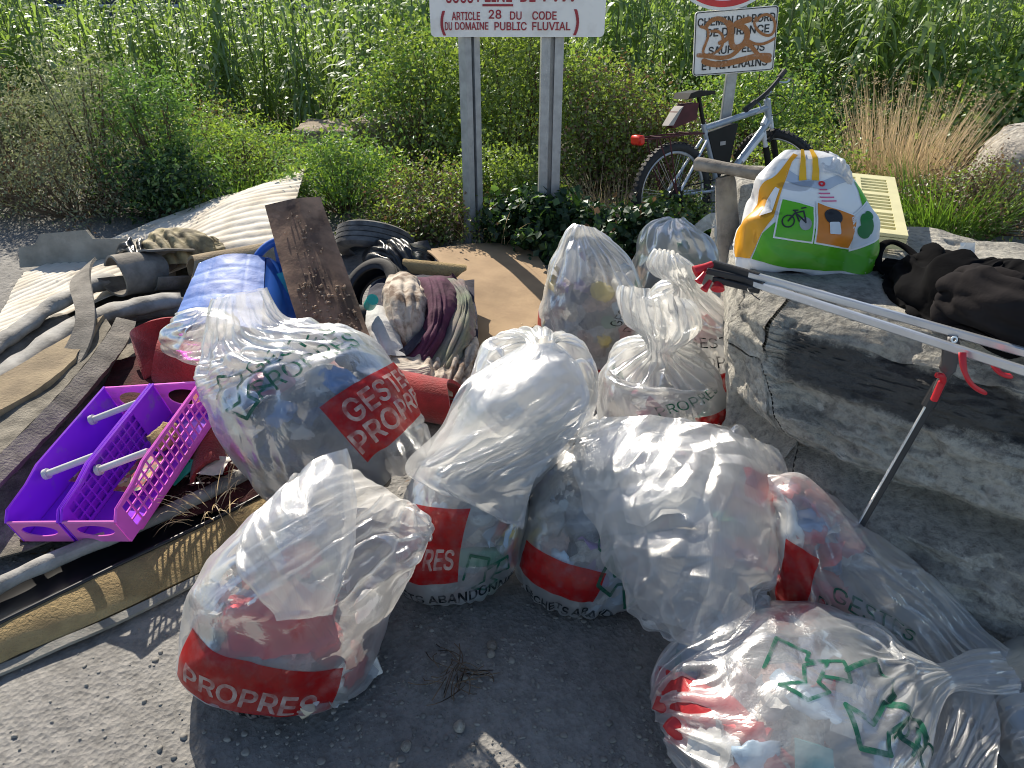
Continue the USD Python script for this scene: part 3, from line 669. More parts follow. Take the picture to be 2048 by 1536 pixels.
bike("frame_bag", extrude(sg.Polygon([(.30, .69), (.545, .725), (.47, .42), (.42, .38)]).buffer(.012), .05, -.025).apply_transform(TM.rotation_matrix(math.pi / 2, [1, 0, 0])), "bike_black")
bike("bag_label", box((.05, .002, .025), (.42, -.0275, .62)), "grey_cloth")
bike("chainring", cat_mesh([lathe([[.05, -.003], [.085, -.003], [.085, .003], [.05, .003], [.05, -.003]], 28).apply_transform(TM.rotation_matrix(math.pi / 2, [1, 0, 0])).apply_translation([.43, -.055, .31])]), "bike_black")
bike("crank", cat_mesh([tube([[.43, -.075, .31], [.55, -.085, .42]], .011, 6), tube([[.43, .075, .31], [.31, .085, .2]], .011, 6), tube([[.43, -.08, .31], [.43, .08, .31]], .02, 10)]), "bike_silver")
bike("pedal", box((.09, .09, .02), (.56, -.13, .43), .005), "orange_plastic"); bike("pedal", box((.09, .09, .02), (.30, .13, .19), .005), "bike_black")
bike("chain", cat_mesh([tube([[0, -.05, .38], [.43, -.057, .395]], .004, 4), tube([[0, -.05, .29], [.43, -.057, .226]], .004, 4)]), "bike_black")
bike("cassette", lathe([[.015, -.02], [.052, -.02], [.052, 0], [.03, .02], [.015, .02]], 20).apply_transform(TM.rotation_matrix(math.pi / 2, [1, 0, 0])).apply_translation([0, -.05, .335]), "bike_black")
bike("derailleur", cat_mesh([tube([[0, -.07, .33], [.03, -.075, .27], [.0, -.07, .20]], .013, 6), lathe([[0, -.006], [.026, -.006], [.026, .006], [0, .006]], 14).apply_transform(TM.rotation_matrix(math.pi / 2, [1, 0, 0])).apply_translation([.0, -.06, .2]), lathe([[0, -.006], [.026, -.006], [.026, .006], [0, .006]], 14).apply_transform(TM.rotation_matrix(math.pi / 2, [1, 0, 0])).apply_translation([.035, -.06, .27])]), "bike_black")
fk = bike("fork", cat_mesh([tube([[.875, s * .065, .70], [.985, s * .065, .36]], .017, 8) for s in (-1, 1)] + [tube([[.872, -.065, .715], [.868, 0, .745], [.872, .065, .715]], .02, 8)]), "bike_white", None, st_ax)
bike("fork_lower", cat_mesh([tube([[.92, s * .065, .56], [.99, s * .065, .345]], .023, 8) for s in (-1, 1)] + [tube([[.93, -.065, .60], [.955, 0, .66], [.93, .065, .60]], .016, 6)]), "bike_black", fk, st_ax)
wheel(st_ax @ TM.translation_matrix([1.0, 0, .335]))
hb = bike("handlebar", tube(spline([[.83, -.31, .93], [.845, -.15, .932], [.85, 0, .93], [.845, .15, .932], [.83, .31, .93]], 16), .0145, 8), "bike_black", None, st_ax)
bike("stem", tube([[.845, 0, .86], [.84, 0, .90], [.855, 0, .93]], .019, 8), "bike_silver", hb, st_ax)
for s in (-1, 1):
    bike("grip", tube([[.838, s * .20, .933], [.828, s * .325, .93]], .019, 8), "tyre_rubber", hb, st_ax)
    bike("brake_lever", tube(spline([[.83, s * .17, .925], [.88, s * .2, .91], [.885, s * .29, .90]], 8), .007, 5), "bike_silver", hb, st_ax)
    bike("cable", tube(spline([[.85, s * .16, .93], [.98, s * .10, .96], [.99, s * .02, .85], [.9, 0, .76]], 14), .003, 4), "bike_black", hb, st_ax)
# ------------------------------------------------------------------ litter bags: thin film draped by relaxing a mesh
film("bag_film", opac=.21, streak=.24)
film("bag_film_milky", opac=.37, streak=.25)
film("bag_film_flap", opac=.29, streak=.28)
film("bag_film_clear", opac=.08, streak=.25, gloss=.8)
film("bag_film_grey", opac=.30, streak=.4, tint=(.5, .53, .54), warm=(.6, .62, .62))
ink("red_ink", (.50, .018, .02), .88, .78)
ink("green_ink", (.03, .15, .10), .82, .22)
ink("black_ink", (.02, .025, .03), .85, .25)
ink("white_ink", (.70, .62, .58), .75, .35)

def relax(X, ru, rv, wrap=True, iters=150, tether=.008, bend=.6, seed=0, noise=.004, floor=None, gravity=.00012, hold=None, solid=None):
    """lets a film (grid of points) with rest lengths ru (per row) and rv buckle into folds near its starting shape"""
    g = np.random.default_rng(seed)
    S = X.copy(); X = X.copy()
    nv, nu = X.shape[:2]
    N = grid_normals(X, wrap)
    k1 = ndimage.gaussian_filter(g.normal(size=(nv, nu)), (7, 2.2), mode=("nearest", "wrap" if wrap else "nearest"))
    k2 = ndimage.gaussian_filter(g.normal(size=(nv, nu)), (4.5, 4.5), mode=("nearest", "wrap" if wrap else "nearest"))
    X += N * (noise * (.7 * k1 / k1.std() + .6 * k2 / k2.std()))[..., None]
    ru = np.broadcast_to(np.asarray(ru, float), (nv,))[:, None]
    rv = np.broadcast_to(np.asarray(rv, float), (nv - 1,))[:, None]
    rd = np.sqrt(((ru[1:] + ru[:-1]) / 2) ** 2 + rv ** 2)
    T = tether[..., None] if np.ndim(tether) == 2 else np.broadcast_to(tether, (nv,))[:, None, None]
    def cu(step, rest, k):
        d = (np.roll(X, -step, 1) - X) if wrap else (X[:, step:] - X[:, :-step])
        L = np.linalg.norm(d, axis=-1)
        c = d * (k * .5 * (L - rest) / np.maximum(L, 1e-7))[..., None]
        return c
    for it in range(iters):
        D = np.zeros_like(X)
        c = cu(1, ru, .85)
        if wrap: D += c - np.roll(c, 1, 1)
        else: D[:, :-1] += c; D[:, 1:] -= c
        d = X[1:] - X[:-1]; L = np.linalg.norm(d, axis=-1); c = d * (.85 * .5 * (L - rv) / np.maximum(L, 1e-7))[..., None]
        D[:-1] += c; D[1:] -= c
        X = X + D * .8
        D = np.zeros_like(X)
        for sgn in (1, -1):
            if wrap:
                d = np.roll(X[1:], -sgn, 1) - X[:-1]; L = np.linalg.norm(d, axis=-1); c = d * (.18 * (L - rd) / np.maximum(L, 1e-7))[..., None]
                D[:-1] += c; D[1:] -= np.roll(c, sgn, 1)
            else:
                a, b = (X[:-1, :-1], X[1:, 1:]) if sgn > 0 else (X[:-1, 1:], X[1:, :-1])
                d = b - a; L = np.linalg.norm(d, axis=-1); c = d * (.18 * (L - rd) / np.maximum(L, 1e-7))[..., None]
                if sgn > 0: D[:-1, :-1] += c; D[1:, 1:] -= c
                else: D[:-1, 1:] += c; D[1:, :-1] -= c
        if bend and it % 2 == 0:
            d = (np.roll(X, -1, 1) + np.roll(X, 1, 1) - 2 * X) if wrap else np.pad(X[:, 2:] + X[:, :-2] - 2 * X[:, 1:-1], ((0, 0), (1, 1), (0, 0)))
            D += d * bend * .25
            d = np.pad(X[2:] + X[:-2] - 2 * X[1:-1], ((1, 1), (0, 0), (0, 0)))
            D += d * bend * .25
        X = X + D
        X = X + (S - X) * T
        X[..., 2] -= gravity
        if solid is not None:
            X = solid(X)
        if floor is not None:
            X[..., 2] = np.maximum(X[..., 2], floor)
        if hold is not None:
            X[hold] = S[hold]
    return X
def finer(X, k, wrap):
    nv, nu = X.shape[:2]
    Z = np.concatenate([X[:, -4:], X, X[:, :4]], 1) if wrap else X
    o = 4 if wrap else 0
    vi = np.linspace(0, nv - 1, (nv - 1) * k + 1)
    ui = o + (np.arange(nu * k) / k if wrap else np.linspace(0, nu - 1, (nu - 1) * k + 1))
    a, b = np.meshgrid(vi, ui, indexing="ij")
    return np.stack([ndimage.map_coordinates(Z[..., c], [a, b], order=3, mode="nearest") for c in range(3)], -1)
def rings(spec, nv, nu, e=.85):
    """spec: list of (left point, right point, depth b) -> closed loops of points along a smooth spine"""
    C = V([(l + r) / 2 for l, r, b in spec]); A = V([(r - l) / 2 for l, r, b in spec]); bb = V([b for l, r, b in spec])
    d = np.r_[0, np.cumsum(np.linalg.norm(np.diff(C, axis=0), axis=1) + .35 * np.abs(np.diff(np.linalg.norm(A, axis=1))) + .01)]
    d /= d[-1]
    t = np.linspace(0, 1, nv)
    from scipy.interpolate import PchipInterpolator as PI
    C, A, bb = PI(d, C)(t), PI(d, A)(t), PI(d, bb)(t)
    T = unit(np.gradient(C, axis=0))
    T = np.where((np.linalg.norm(np.gradient(C, axis=0), axis=1) < 1e-5)[:, None], V([0, 0, 1.0]), T)
    B = unit(np.cross(A, T))
    B = ndimage.gaussian_filter1d(B, 2, axis=0, mode="nearest"); B = unit(B)
    tt = np.linspace(0, 2 * np.pi, 721)
    c, s = np.cos(tt), np.sin(tt)
    c, s = np.sign(c) * np.abs(c) ** e, np.sign(s) * np.abs(s) ** e
    la = np.linalg.norm(A, axis=1)
    out = np.empty((nv, nu, 3))
    for i in range(nv):          # even steps along each loop
        l = np.r_[0, np.cumsum(np.hypot(np.diff(c) * la[i], np.diff(s) * bb[i]))]
        q = np.interp(np.arange(nu) / nu * l[-1], l, np.arange(721))
        out[i] = C[i] + A[i] * np.interp(q, np.arange(721), c)[:, None] + B[i] * bb[i] * np.interp(q, np.arange(721), s)[:, None]
    return out
def girth(X):
    return np.linalg.norm(np.roll(X, -1, 1) - X, axis=-1).sum(1)
def uv_of(X, wrap):
    """metres across and along the film"""
    nv, nu = X.shape[:2]
    du = np.linalg.norm((np.roll(X, -1, 1) if wrap else np.diff(X, axis=1, append=X[:, -1:])) - X, axis=-1).mean(0)
    dv = np.linalg.norm(np.diff(X, axis=0), axis=-1).mean(1)
    u, v = np.r_[0, np.cumsum(du)[:-1]], np.r_[0, np.cumsum(dv)]
    return np.stack(np.broadcast_arrays(u[None], v[:, None]), -1).reshape(-1, 2)
class Film:
    pass
def out_sign(f):
    d = (f.X - f.X.mean(1, keepdims=True)).reshape(-1, 3)
    return -1.0 if np.einsum("ij,ij->i", d, f.N.reshape(-1, 3)).mean() < 0 else 1.0
def tuck(f, v, margin=.006):
    """points kept on the inner side of the film"""
    from scipy.spatial import cKDTree
    if not hasattr(f, "kd"):
        f.kd = cKDTree(f.X.reshape(-1, 3)); f.on = (f.N * f.sign).reshape(-1, 3)
    v = np.array(v, float)
    for _ in range(3):
        d, i = f.kd.query(v)
        sd = np.einsum("ij,ij->i", v - f.kd.data[i], f.on[i])
        push = np.maximum(sd + margin, 0)
        v = v - f.on[i] * push[:, None]
    v[:, 2] = np.maximum(v[:, 2], .005)
    return v
def creases(X, seed, amp):
    """sharp straight folds crossing at all angles, as in film that was crumpled once"""
    g = np.random.default_rng(seed + 500)
    h = np.zeros(X.shape[:2])
    for i in range(9):
        d = unit(g.normal(size=3)); w = g.uniform(.05, .17)
        ph = X @ d / w + g.uniform(0, 9) + 1.1 * meshkit.noise(X * 4 + i * 7.3, seed)
        tri = np.abs(ph - np.floor(ph) - .5) * 2
        h += (tri ** 1.0 - .5) * w / .11 * np.clip(meshkit.noise(X * 7 + i * 3.1, seed + i) * 2.4 - 1.05, 0, 1)
    return h * amp
def seed_of(kw):
    return int(kw.get("seed", 0))
def make_film(X0, wrap=True, slack=1.05, full=None, k=2, gather=1.35, crease=.010, **kw):
    """full: the film's own girth; where the shape is narrower the surplus gathers into pleats (up to 'gather' times)"""
    nv, nu = X0.shape[:2]
    if wrap:
        gi = girth(X0); Lf = full or gi.max()
        ru = np.clip(np.maximum(gi * slack, np.minimum(Lf, gi * gather)), .12, None) / nu
    else:
        ru = np.linalg.norm(np.diff(X0, axis=1), axis=-1).mean(1) * slack
    rv = np.linalg.norm(np.diff(X0, axis=0), axis=-1).mean(1) * (1 + (slack - 1) * .6)
    f = Film()
    f.X = finer(relax(X0, ru, rv, wrap, **kw), k, wrap)
    f.wrap = wrap
    if crease:
        f.X = f.X + grid_normals(f.X, wrap)[..., None, :].squeeze(-2) * creases(f.X, seed_of(kw), crease)[..., None]
    f.N = grid_normals(f.X, wrap)
    return f
def film_mesh(f, name, m, parent):
    nv, nu = f.X.shape[:2]
    X = f.X.reshape(-1, 3)
    if not f.wrap:
        return obj(name, trimesh.Trimesh(X, grid_faces(nv, nu), process=False), m, parent, smooth=True, uv=uv_of(f.X, False))
    return obj(name, trimesh.Trimesh(X, grid_faces(nv, nu, True), process=False), m, parent, smooth=True, uv=uv_of(f.X, True))
def on_film(f, s, t, off):
    """points on the film at turn s (0..1) and height t (0..1), raised by off"""
    nv, nu = f.X.shape[:2]
    if f.wrap:
        X = np.concatenate([f.X, f.X[:, :2]], 1); N = np.concatenate([f.N, f.N[:, :2]], 1)
        a, b = np.clip(t, 0, 1) * (nv - 1), np.mod(s, 1) * nu
    else:
        X, N = f.X, f.N
        a, b = np.clip(t, 0, 1) * (nv - 1), np.clip(s, 0, 1) * (nu - 1)
    p = np.stack([ndimage.map_coordinates(X[..., c], [a, b], order=1) for c in range(3)], -1)
    n = unit(np.stack([ndimage.map_coordinates(N[..., c], [a, b], order=1) for c in range(3)], -1))
    return p + n * off * f.sign
def decal(f, poly, s0, t0, rot, off, sx=1.0, flip=False):
    """a flat outline laid onto the film round (s0, t0), turned by rot degrees"""
    m = trimesh.util.concatenate([trimesh.Trimesh(*trimesh.creation.triangulate_polygon(q, engine="earcut"), process=False) if False else flat_tri(q) for q in getattr(poly, "geoms", [poly]) if q.area > 1e-8])
    v, fc = trimesh.remesh.subdivide_to_size(m.vertices, m.faces, .011, max_iter=12)
    c, s = math.cos(math.radians(rot)), math.sin(math.radians(rot))
    x, y = (v[:, 0] * c - v[:, 1] * s) * sx, v[:, 0] * s + v[:, 1] * c
    nv, nu = f.X.shape[:2]
    row = int(np.clip(t0, 0, 1) * (nv - 1))
    w = np.linalg.norm((np.roll(f.X[row], -1, 0) if f.wrap else np.gradient(f.X[row], axis=0)) - (f.X[row] if f.wrap else 0), axis=-1).sum()
    h = np.linalg.norm(np.diff(f.X, axis=0), axis=-1).sum(0).mean()
    sg_ = -1.0 if f.wrap else 1.0
    if flip: sg_ = -sg_
    return trimesh.Trimesh(on_film(f, s0 + sg_ * x / w, t0 + y / h, off), fc, process=False)
def flat_tri(q):
    v, fc = trimesh.creation.triangulate_polygon(q, engine="earcut")
    return trimesh.Trimesh(np.c_[v, np.zeros(len(v))], fc, process=False)
TXT = {}
def text_poly(s, h, bold=True, outline=0.0):
    """lettering as flat outlines, centred on the origin"""
    k = (s, bold)
    if k not in TXT:
        m = meshkit.text_mesh(s, 1.0, .1, bold)
        top = m.faces[(m.face_normals[:, 2] > .9)]
        TXT[k] = union_all([sg.Polygon(m.vertices[t][:, :2]).buffer(.004) for t in top])
    p = affinity.scale(TXT[k], h, h, origin=(0, 0))
    b = p.bounds
    p = affinity.translate(p, -(b[0] + b[2]) / 2, -(b[1] + b[3]) / 2)
    p = p.simplify(.0006)
    if outline:
        p = p.buffer(outline * .5).difference(p.buffer(-outline * .5))
    return p
def arrow_mark(h):
    """the bag's printed emblem: two angular arrows drawn in outline"""
    a = [(-.55, .15), (-.2, .55), (.12, .2), (.02, .08), (.5, -.1), (.42, -.45), (.1, -.25)]
    b = [(-.5, -.2), (-.3, -.55), (.05, -.5), (-.02, -.32), (.3, -.02), (-.05, .02), (-.2, -.28), (-.5, -.2)]
    return union_all([sg.LineString(V(a) * h).buffer(.022 * h * 1.3), sg.LineString(V(b) * h).buffer(.022 * h * 1.3)])
def bag(name, label, spec, nv=78, nu=96, m="bag_film", seed=0, base=None, prints=(), group="litter bags of clear film", cat="litter bag", k=2, **kw):
    """spec as in rings(); base = (x, y, radius across, radius deep): where it stands"""
    sp = []
    if base:
        x, y, a, b = base
        for r, z in ((.12, .004), (.8, .006), (1.0, .03)):
            sp.append((V([x - a * r, y, z]), V([x + a * r, y, z]), b * r))
    sp += spec
    X0 = rings(sp, nv, nu, kw.pop("boxy", .85))
    tl = np.full(nv, kw.pop("tether", .008))
    f = make_film(X0, True, seed=seed, floor=.003, tether=tl, k=k, **kw)
    f.sign = -1.0 if np.einsum("ij,ij->i", (f.X - f.X.mean(1, keepdims=True)).reshape(-1, 3), f.N.reshape(-1, 3)).mean() < 0 else 1.0
    f.X0 = X0
    t = thing(name, label, cat, group)
    film_mesh(f, "film", m, t)
    add_prints(f, t, prints)
    f.root = t
    return f
def add_prints(f, t, prints):
    for pr in prints:
        kind, s0, t0, rot, size = pr[:5]
        o = dict(pr[5]) if len(pr) > 5 else {}
        fl = o.get("flip", False)
        if kind == "band":
            w, h = size
            obj("red_panel", decal(f, sg.box(-w / 2, -h / 2, w / 2, h / 2), s0, t0, rot, .0012, flip=fl), o.get("ink", "red_ink"), t, smooth=True)
        elif kind == "mark":
            obj("printed_emblem", decal(f, arrow_mark(size), s0, t0, rot, .0016, flip=fl), o.get("ink", "green_ink"), t, smooth=True)
        else:
            obj("printed_lettering", decal(f, text_poly(kind, size, o.get("bold", True), o.get("outline", 0)), s0, t0, rot, o.get("off", .0022), o.get("sx", 1), fl), o.get("ink", "black_ink"), t, smooth=True)
def px(spec):
    """(uL, vL, uR, vR, y, b) in photograph terms -> rings at forward distance y"""
    return [(Y(a, b, y if np.ndim(y) == 0 else y[0]), Y(c, d, y if np.ndim(y) == 0 else y[1]), bb) for a, b, c, d, y, bb in spec]
# -------- what is in the bags
pal = {"white_scrap": (.72, .71, .68), "grey_scrap": (.30, .31, .33), "blue_scrap": (.06, .16, .38), "pale_blue_scrap": (.35, .50, .66), "dark_scrap": (.03, .034, .045), "red_scrap": (.48, .025, .03), "green_scrap": (.05, .25, .14),
       "yellow_scrap": (.62, .48, .08), "pink_scrap": (.60, .12, .26), "brown_scrap": (.22, .15, .09), "purple_scrap": (.20, .12, .34), "cream_scrap": (.62, .56, .44), "teal_scrap": (.06, .30, .32)}
for k_, c_ in pal.items():
    plain(k_, c_, .38, var=.14, scale=22, bump=.0015, bscale=60)
plain("can_red", (.55, .012, .018), .25, metal=.55, var=.15, scale=16)
plain("can_silver", (.62, .62, .63), .28, metal=.9, var=.1)
mat("bottle_plastic", {"tr": ("transparent_bsdf", {"color": (.9, .95, .97)}), "gl": ("glossy_bsdf", {"roughness": .06}), "d": ("diffuse_bsdf", {"color": (.7, .78, .82)}), "fr": ("fresnel", {"IOR": 1.6}), "x": ("mix_closure", {"fac": .2}), "z": ("mix_closure", {})},
    [("tr.BSDF", "x.closure1"), ("d.BSDF", "x.closure2"), ("fr.fac", "z.fac"), ("x.closure", "z.closure1"), ("gl.BSDF", "z.closure2")], "z.closure")
mat("glass_green", {"tr": ("transparent_bsdf", {"color": (.25, .55, .4)}), "gl": ("glossy_bsdf", {"roughness": .04}), "d": ("diffuse_bsdf", {"color": (.03, .2, .12)}), "fr": ("fresnel", {"IOR": 1.6}), "x": ("mix_closure", {"fac": .5}), "z": ("mix_closure", {})},
    [("tr.BSDF", "x.closure1"), ("d.BSDF", "x.closure2"), ("fr.fac", "z.fac"), ("x.closure", "z.closure1"), ("gl.BSDF", "z.closure2")], "z.closure")
def wad(g, s):
    m = trimesh.creation.icosphere(2, 1.0)
    v = m.vertices * (1 + .55 * (meshkit.noise(m.vertices * 2.3 + g.uniform(0, 50, 3), 1) - .5)[:, None] * 2)
    m.vertices = v * s * g.uniform(.6, 1.3, 3)
    return m
def scrap(g, s):
    n = 6
    u, w = np.meshgrid(np.linspace(-1, 1, n), np.linspace(-1, 1, n))
    z = (meshkit.noise(np.stack([u * 1.6, w * 1.6, u * 0], -1) + g.uniform(0, 50, 3), 2) - .5) * 1.3
    return trimesh.Trimesh((np.stack([u * g.uniform(.7, 1.5), w * g.uniform(.6, 1.1), z], -1) * s).reshape(-1, 3), grid_faces(n, n), process=False)
def can_mesh(g, s=.033, crush=.25):
    m = lathe([[0, -1.75], [.8, -1.75], [.95, -1.65], [1, -1.5], [1, -.75], [1, 0], [1, .75], [1, 1.4], [.82, 1.75], [.8, 1.8], [0, 1.78]], 18)
    v = m.vertices
    v = v * (1 + crush * (meshkit.noise(v * 1.2 + g.uniform(0, 40, 3), 3) - .5)[:, None] * V([2, 2, .6]))
    m.vertices = v * s
    return m
def bottle_mesh(g, s=.034, crush=.15, tall=3.0):
    m = lathe([[0, -tall], [.85, -tall], [1, -tall * .93], [.95, -tall * .6], [1, -tall * .4], [.92, -tall * .1], [1, .2 * tall], [.95, .4 * tall], [.6, .68 * tall], [.36, .82 * tall], [.34, .93 * tall], [.42, .94 * tall], [.42, tall], [0, tall]], 16)
    v = m.vertices
    m.vertices = v * s * (1 + crush * (meshkit.noise(v * .9 + g.uniform(0, 40, 3), 3) - .5)[:, None] * V([2, 2, .3]))
    return m
def spin(g):
    q = unit(g.normal(size=4)); return TM.quaternion_matrix(q)
def inside(f, s, t, depth):
    """a point under the film at turn s, height t, that far in towards the bag's middle"""
    nv, nu = f.X0.shape[:2]
    i = int(np.clip(t, 0, 1) * (nv - 1)); j = int(s * nu) % nu
    p = f.X0[i, j]; c = f.X0[i].mean(0)
    d = np.linalg.norm(c - p)
    q = p + (c - p) * min(depth / max(d, 1e-6), .9)
    q[2] = max(q[2], .03)
    return q
def fill(f, label, colors, n, t0, t1, seed, size=(.025, .055), depth=(.012, .06), core=None, core_s=.80, cat="litter"):
    """the loose litter in a bag: crumpled wrappers, paper, plastic; plus the packed mass behind it"""
    g = np.random.default_rng(seed)
    names = list(colors); w = V([colors[c] for c in names], float); w /= w.sum()
    by = {}
    for i in range(n):
        c = names[g.choice(len(names), p=w)]
        s = g.uniform(*size)
        m = (wad if g.uniform() < .45 else scrap)(g, s)
        m.apply_transform(spin(g))
        ext = s * .9
        m.apply_translation(inside(f, g.uniform(), g.uniform(t0, t1), g.uniform(*depth) + ext * .35))
        m.vertices = tuck(f, m.vertices)
        by.setdefault(c, []).append(m)
    for i in range(max(4, n // 9)):          # bottles, cans and cups pressed against the film
        kind = g.choice(["bottles", "bottles", "cans", "cups"])
        me = {"bottles": lambda: bottle_mesh(g, .030, .2, 2.8), "cans": lambda: can_mesh(g, .029, .3), "cups": lambda: lathe([[0, -.05], [.026, -.05], [.037, .05], [.039, .052], [.034, .05], [.024, -.046], [0, -.046]], 14)}[kind]()
        mm = {"bottles": ["bottle_plastic", "pale_blue_scrap", "bottle_plastic", "glass_green"], "cans": ["can_silver", "can_red", "blue_scrap"], "cups": ["white_scrap", "cream_scrap", "red_scrap"]}[kind]
        me.apply_transform(TM.euler_matrix(g.uniform(.9, 1.7), g.uniform(-.6, .6), g.uniform(0, 6.28)))
        me.apply_translation(inside(f, g.uniform(.05, .95), g.uniform(t0, t1 * .9), g.uniform(.045, .06)))
        me.vertices = tuck(f, me.vertices, .008)
        by.setdefault((kind, mm[g.integers(0, len(mm))]), []).append(me)
    t = thing("mixed_litter", label, cat, kind="stuff")
    for c, ms in by.items():
        nm, mt = c if isinstance(c, tuple) else (c + "s", c)
        obj(nm, cat_mesh(ms), mt, t, smooth=50)
    if core:
        nv, nu = f.X0.shape[:2]
        i0, i1 = int(t0 * (nv - 1)), int(t1 * (nv - 1))
        R = f.X0[i0:i1:2, ::3].copy(); C = R.mean(1, keepdims=True)
        R = C + (R - C) * core_s
        k = np.linspace(1, .0, len(R))[:, None, None]
        R[-4:] = C[-4:] + (R[-4:] - C[-4:]) * V([.8, .55, .3, .0])[:, None, None]
        R[0] = C[0]
        N = grid_normals(R, True)
        R = R + N * ((meshkit.fbm(R * 14, 3, seed) - .5) * .06)[..., None]
        R = tuck(f, R.reshape(-1, 3), .012).reshape(R.shape)
        obj("packed_litter", trimesh.Trimesh(R.reshape(-1, 3), grid_faces(R.shape[0], R.shape[1], True), process=False), core, t, smooth=True)
    return t
def jumble(name, cols, scale=16.0, seed=0.0):
    """a packed mass of small crumpled litter of several colours"""
    n = len(cols)
    st = []
    for i, c in enumerate(cols):
        st += [(i / n, c), ((i + .98) / n, c)]
    mat(name, {"g": ("geometry", {}), "w": ("noise_texture", {"scale": 9.0, "detail": 3.0}), "vm": ("vector_math", {"math_type": "multiply_add", "vector2": (.10, .10, .10)}),
               "vo": ("voronoi_texture", {"scale": scale}), "sp": ("separate_color", {}), "r": ("rgb_ramp", {"ramp": st}), "n": ("noise_texture", {"scale": 40.0, "detail": 5.0}),
               "r2": ("rgb_ramp", {"ramp": [(.3, (.35, .35, .35)), (.6, (1, 1, 1))]}), "m": ("mix_color", {"blend_type": "multiply", "fac": .9}), "h": ("math", {"math_type": "multiply_add", "value2": -1.2}),
               "b": ("bump", {"strength": 1.0, "distance": .03}), "p": ("principled_bsdf", {"roughness": .45})},
        [("w.color", "vm.vector1"), ("g.position", "w.vector"), ("g.position", "vm.vector3"), ("vm.vector", "vo.vector"), ("vo.color", "sp.color"), ("sp.r", "r.fac"), ("g.position", "n.vector"), ("n.fac", "r2.fac"),
         ("r.color", "m.a"), ("r2.color", "m.b"), ("m.result", "p.base_color"), ("vo.distance", "h.value1"), ("n.fac", "h.value3"), ("h.value", "b.height"), ("b.normal", "p.normal")], "p.BSDF")
jumble("jumble_dark", [(.02, .03, .05), (.03, .06, .12), (.06, .07, .09), (.015, .015, .02), (.10, .12, .15), (.04, .08, .18), (.2, .21, .22)])
jumble("jumble_light", [(.42, .42, .42), (.28, .32, .38), (.46, .44, .40), (.16, .19, .24), (.36, .26, .25), (.5, .5, .5), (.08, .09, .12)])
jumble("jumble_mixed", [(.5, .5, .5), (.45, .03, .03), (.12, .2, .35), (.62, .6, .55), (.05, .06, .07), (.3, .36, .4), (.5, .45, .3)])
def item(name, mesh, m, label, cat, f, s, t, depth, rot, group=None):
    """one recognisable thing among the litter: in the bag at turn s, height t"""
    mesh = mesh.copy()
    mesh.apply_transform(TM.euler_matrix(*[math.radians(a) for a in rot]))
    mesh.apply_translation(inside(f, s, t, depth))
    mesh.vertices = tuck(f, mesh.vertices, .014)
    return obj(name, mesh, m, smooth=45, label=label, cat=cat, group=group)
GB = "litter bags of clear film"
# ---- B1: the big bag in the middle of the left half, leaning, torn corner up
b1 = bag("litter_bag", "large litter bag with torn corner sticking up and diagonal red band, behind the crate", px([
    (610, 1030, 850, 905, 1.78, .10), (545, 975, 838, 850, 1.82, .20), (470, 885, 800, 745, 1.90, .24), (430, 800, 735, 668, 1.99, .21),
    (417, 720, 640, 645, 2.04, .14), (412, 660, 560, 632, 2.06, .07), (414, 620, 545, 600, 2.07, .05), (424, 592, 532, 575, 2.08, .04)]), seed=1, slack=1.03, gather=1.3,
    prints=[("band", .045, .27, 14, (.40, .19)), ("GESTES", .055, .315, 14, .06, {"ink": "white_ink"}), ("PROPRES", .045, .225, 14, .06, {"ink": "white_ink"}), ("GESTES", .165, .575, 12, .058, {"ink": "green_ink", "bold": False}), ("PROPRES", .155, .485, 12, .058, {"ink": "green_ink", "bold": False}), ("mark", .285, .50, 20, .17)])
fill(b1, "dark blue and grey litter filling the leaning bag with the torn corner", {"dark_scrap": 5, "blue_scrap": 4, "grey_scrap": 3, "pale_blue_scrap": 2, "pink_scrap": 1}, 90, .06, .52, 31, core="jumble_dark", core_s=.86)
item("wrapper", scrap(np.random.default_rng(3), .06), "pink_scrap", "crumpled pink wrapper showing through the leaning bag with the torn corner", "wrapper", b1, .25, .45, .05, (30, 20, 10))
# ---- B2: the bag in front at the left, drink cans inside, its mouth folded over
b2 = bag("litter_bag", "open litter bag of red drink cans, nearest the camera on the left", px([
    (364, 1290, 745, 1330, 1.27, .21), (372, 1190, 775, 1240, 1.30, .20), (420, 1105, 810, 1150, 1.33, .17), (500, 1030, 845, 1085, 1.36, .12), (585, 960, 858, 1050, 1.38, .06), (672, 905, 852, 1040, 1.38, .02)]),
    base=(-.575, 1.27, .19, .18), seed=2, slack=1.03, prints=[("band", .27, .29, -6, (.40, .15)), ("PROPRES", .27, .27, -6, .052, {"ink": "white_ink"}), ("DÉCHETS ABANDONNÉS", .26, .165, -2, .030, {"sx": .9})])
fill(b2, "white paper and grey wrappers packed in the front bag of red cans", {"white_scrap": 5, "grey_scrap": 2, "red_scrap": 3, "dark_scrap": 1.5, "cream_scrap": 1}, 70, .12, .48, 32, core="jumble_mixed", core_s=.85)
gg = np.random.default_rng(5)
for i, (s, tt, r) in enumerate(((.36, .40, (80, 10, 20)), (.22, .42, (75, 40, 80)), (.30, .30, (85, 0, 60)), (.14, .38, (60, 60, 10)), (.40, .28, (90, 30, 100)), (.18, .30, (90, 10, 120)))):
    item("drink_can", can_mesh(gg, .033), "can_red", ["crushed red can at the left of the front left bag, upper row", "crushed red can in the middle of the front left bag's upper row", "crushed red can behind the left half of the red band of the front bag", "crushed red can at the right of the front left bag, upper row", "crushed red can at the far left end of the front bag's red band", "crushed red can behind the right half of the red band of the front bag"][i], "drink can", b2, s, tt, .085, r, "crushed red cans in the front left bag")
item("paper_box", box((.16, .07, .03), (0, 0, 0), .003), "white_scrap", "white flattened carton at the right foot of the front bag of red cans", "carton", b2, .06, .22, .045, (70, 0, 35))
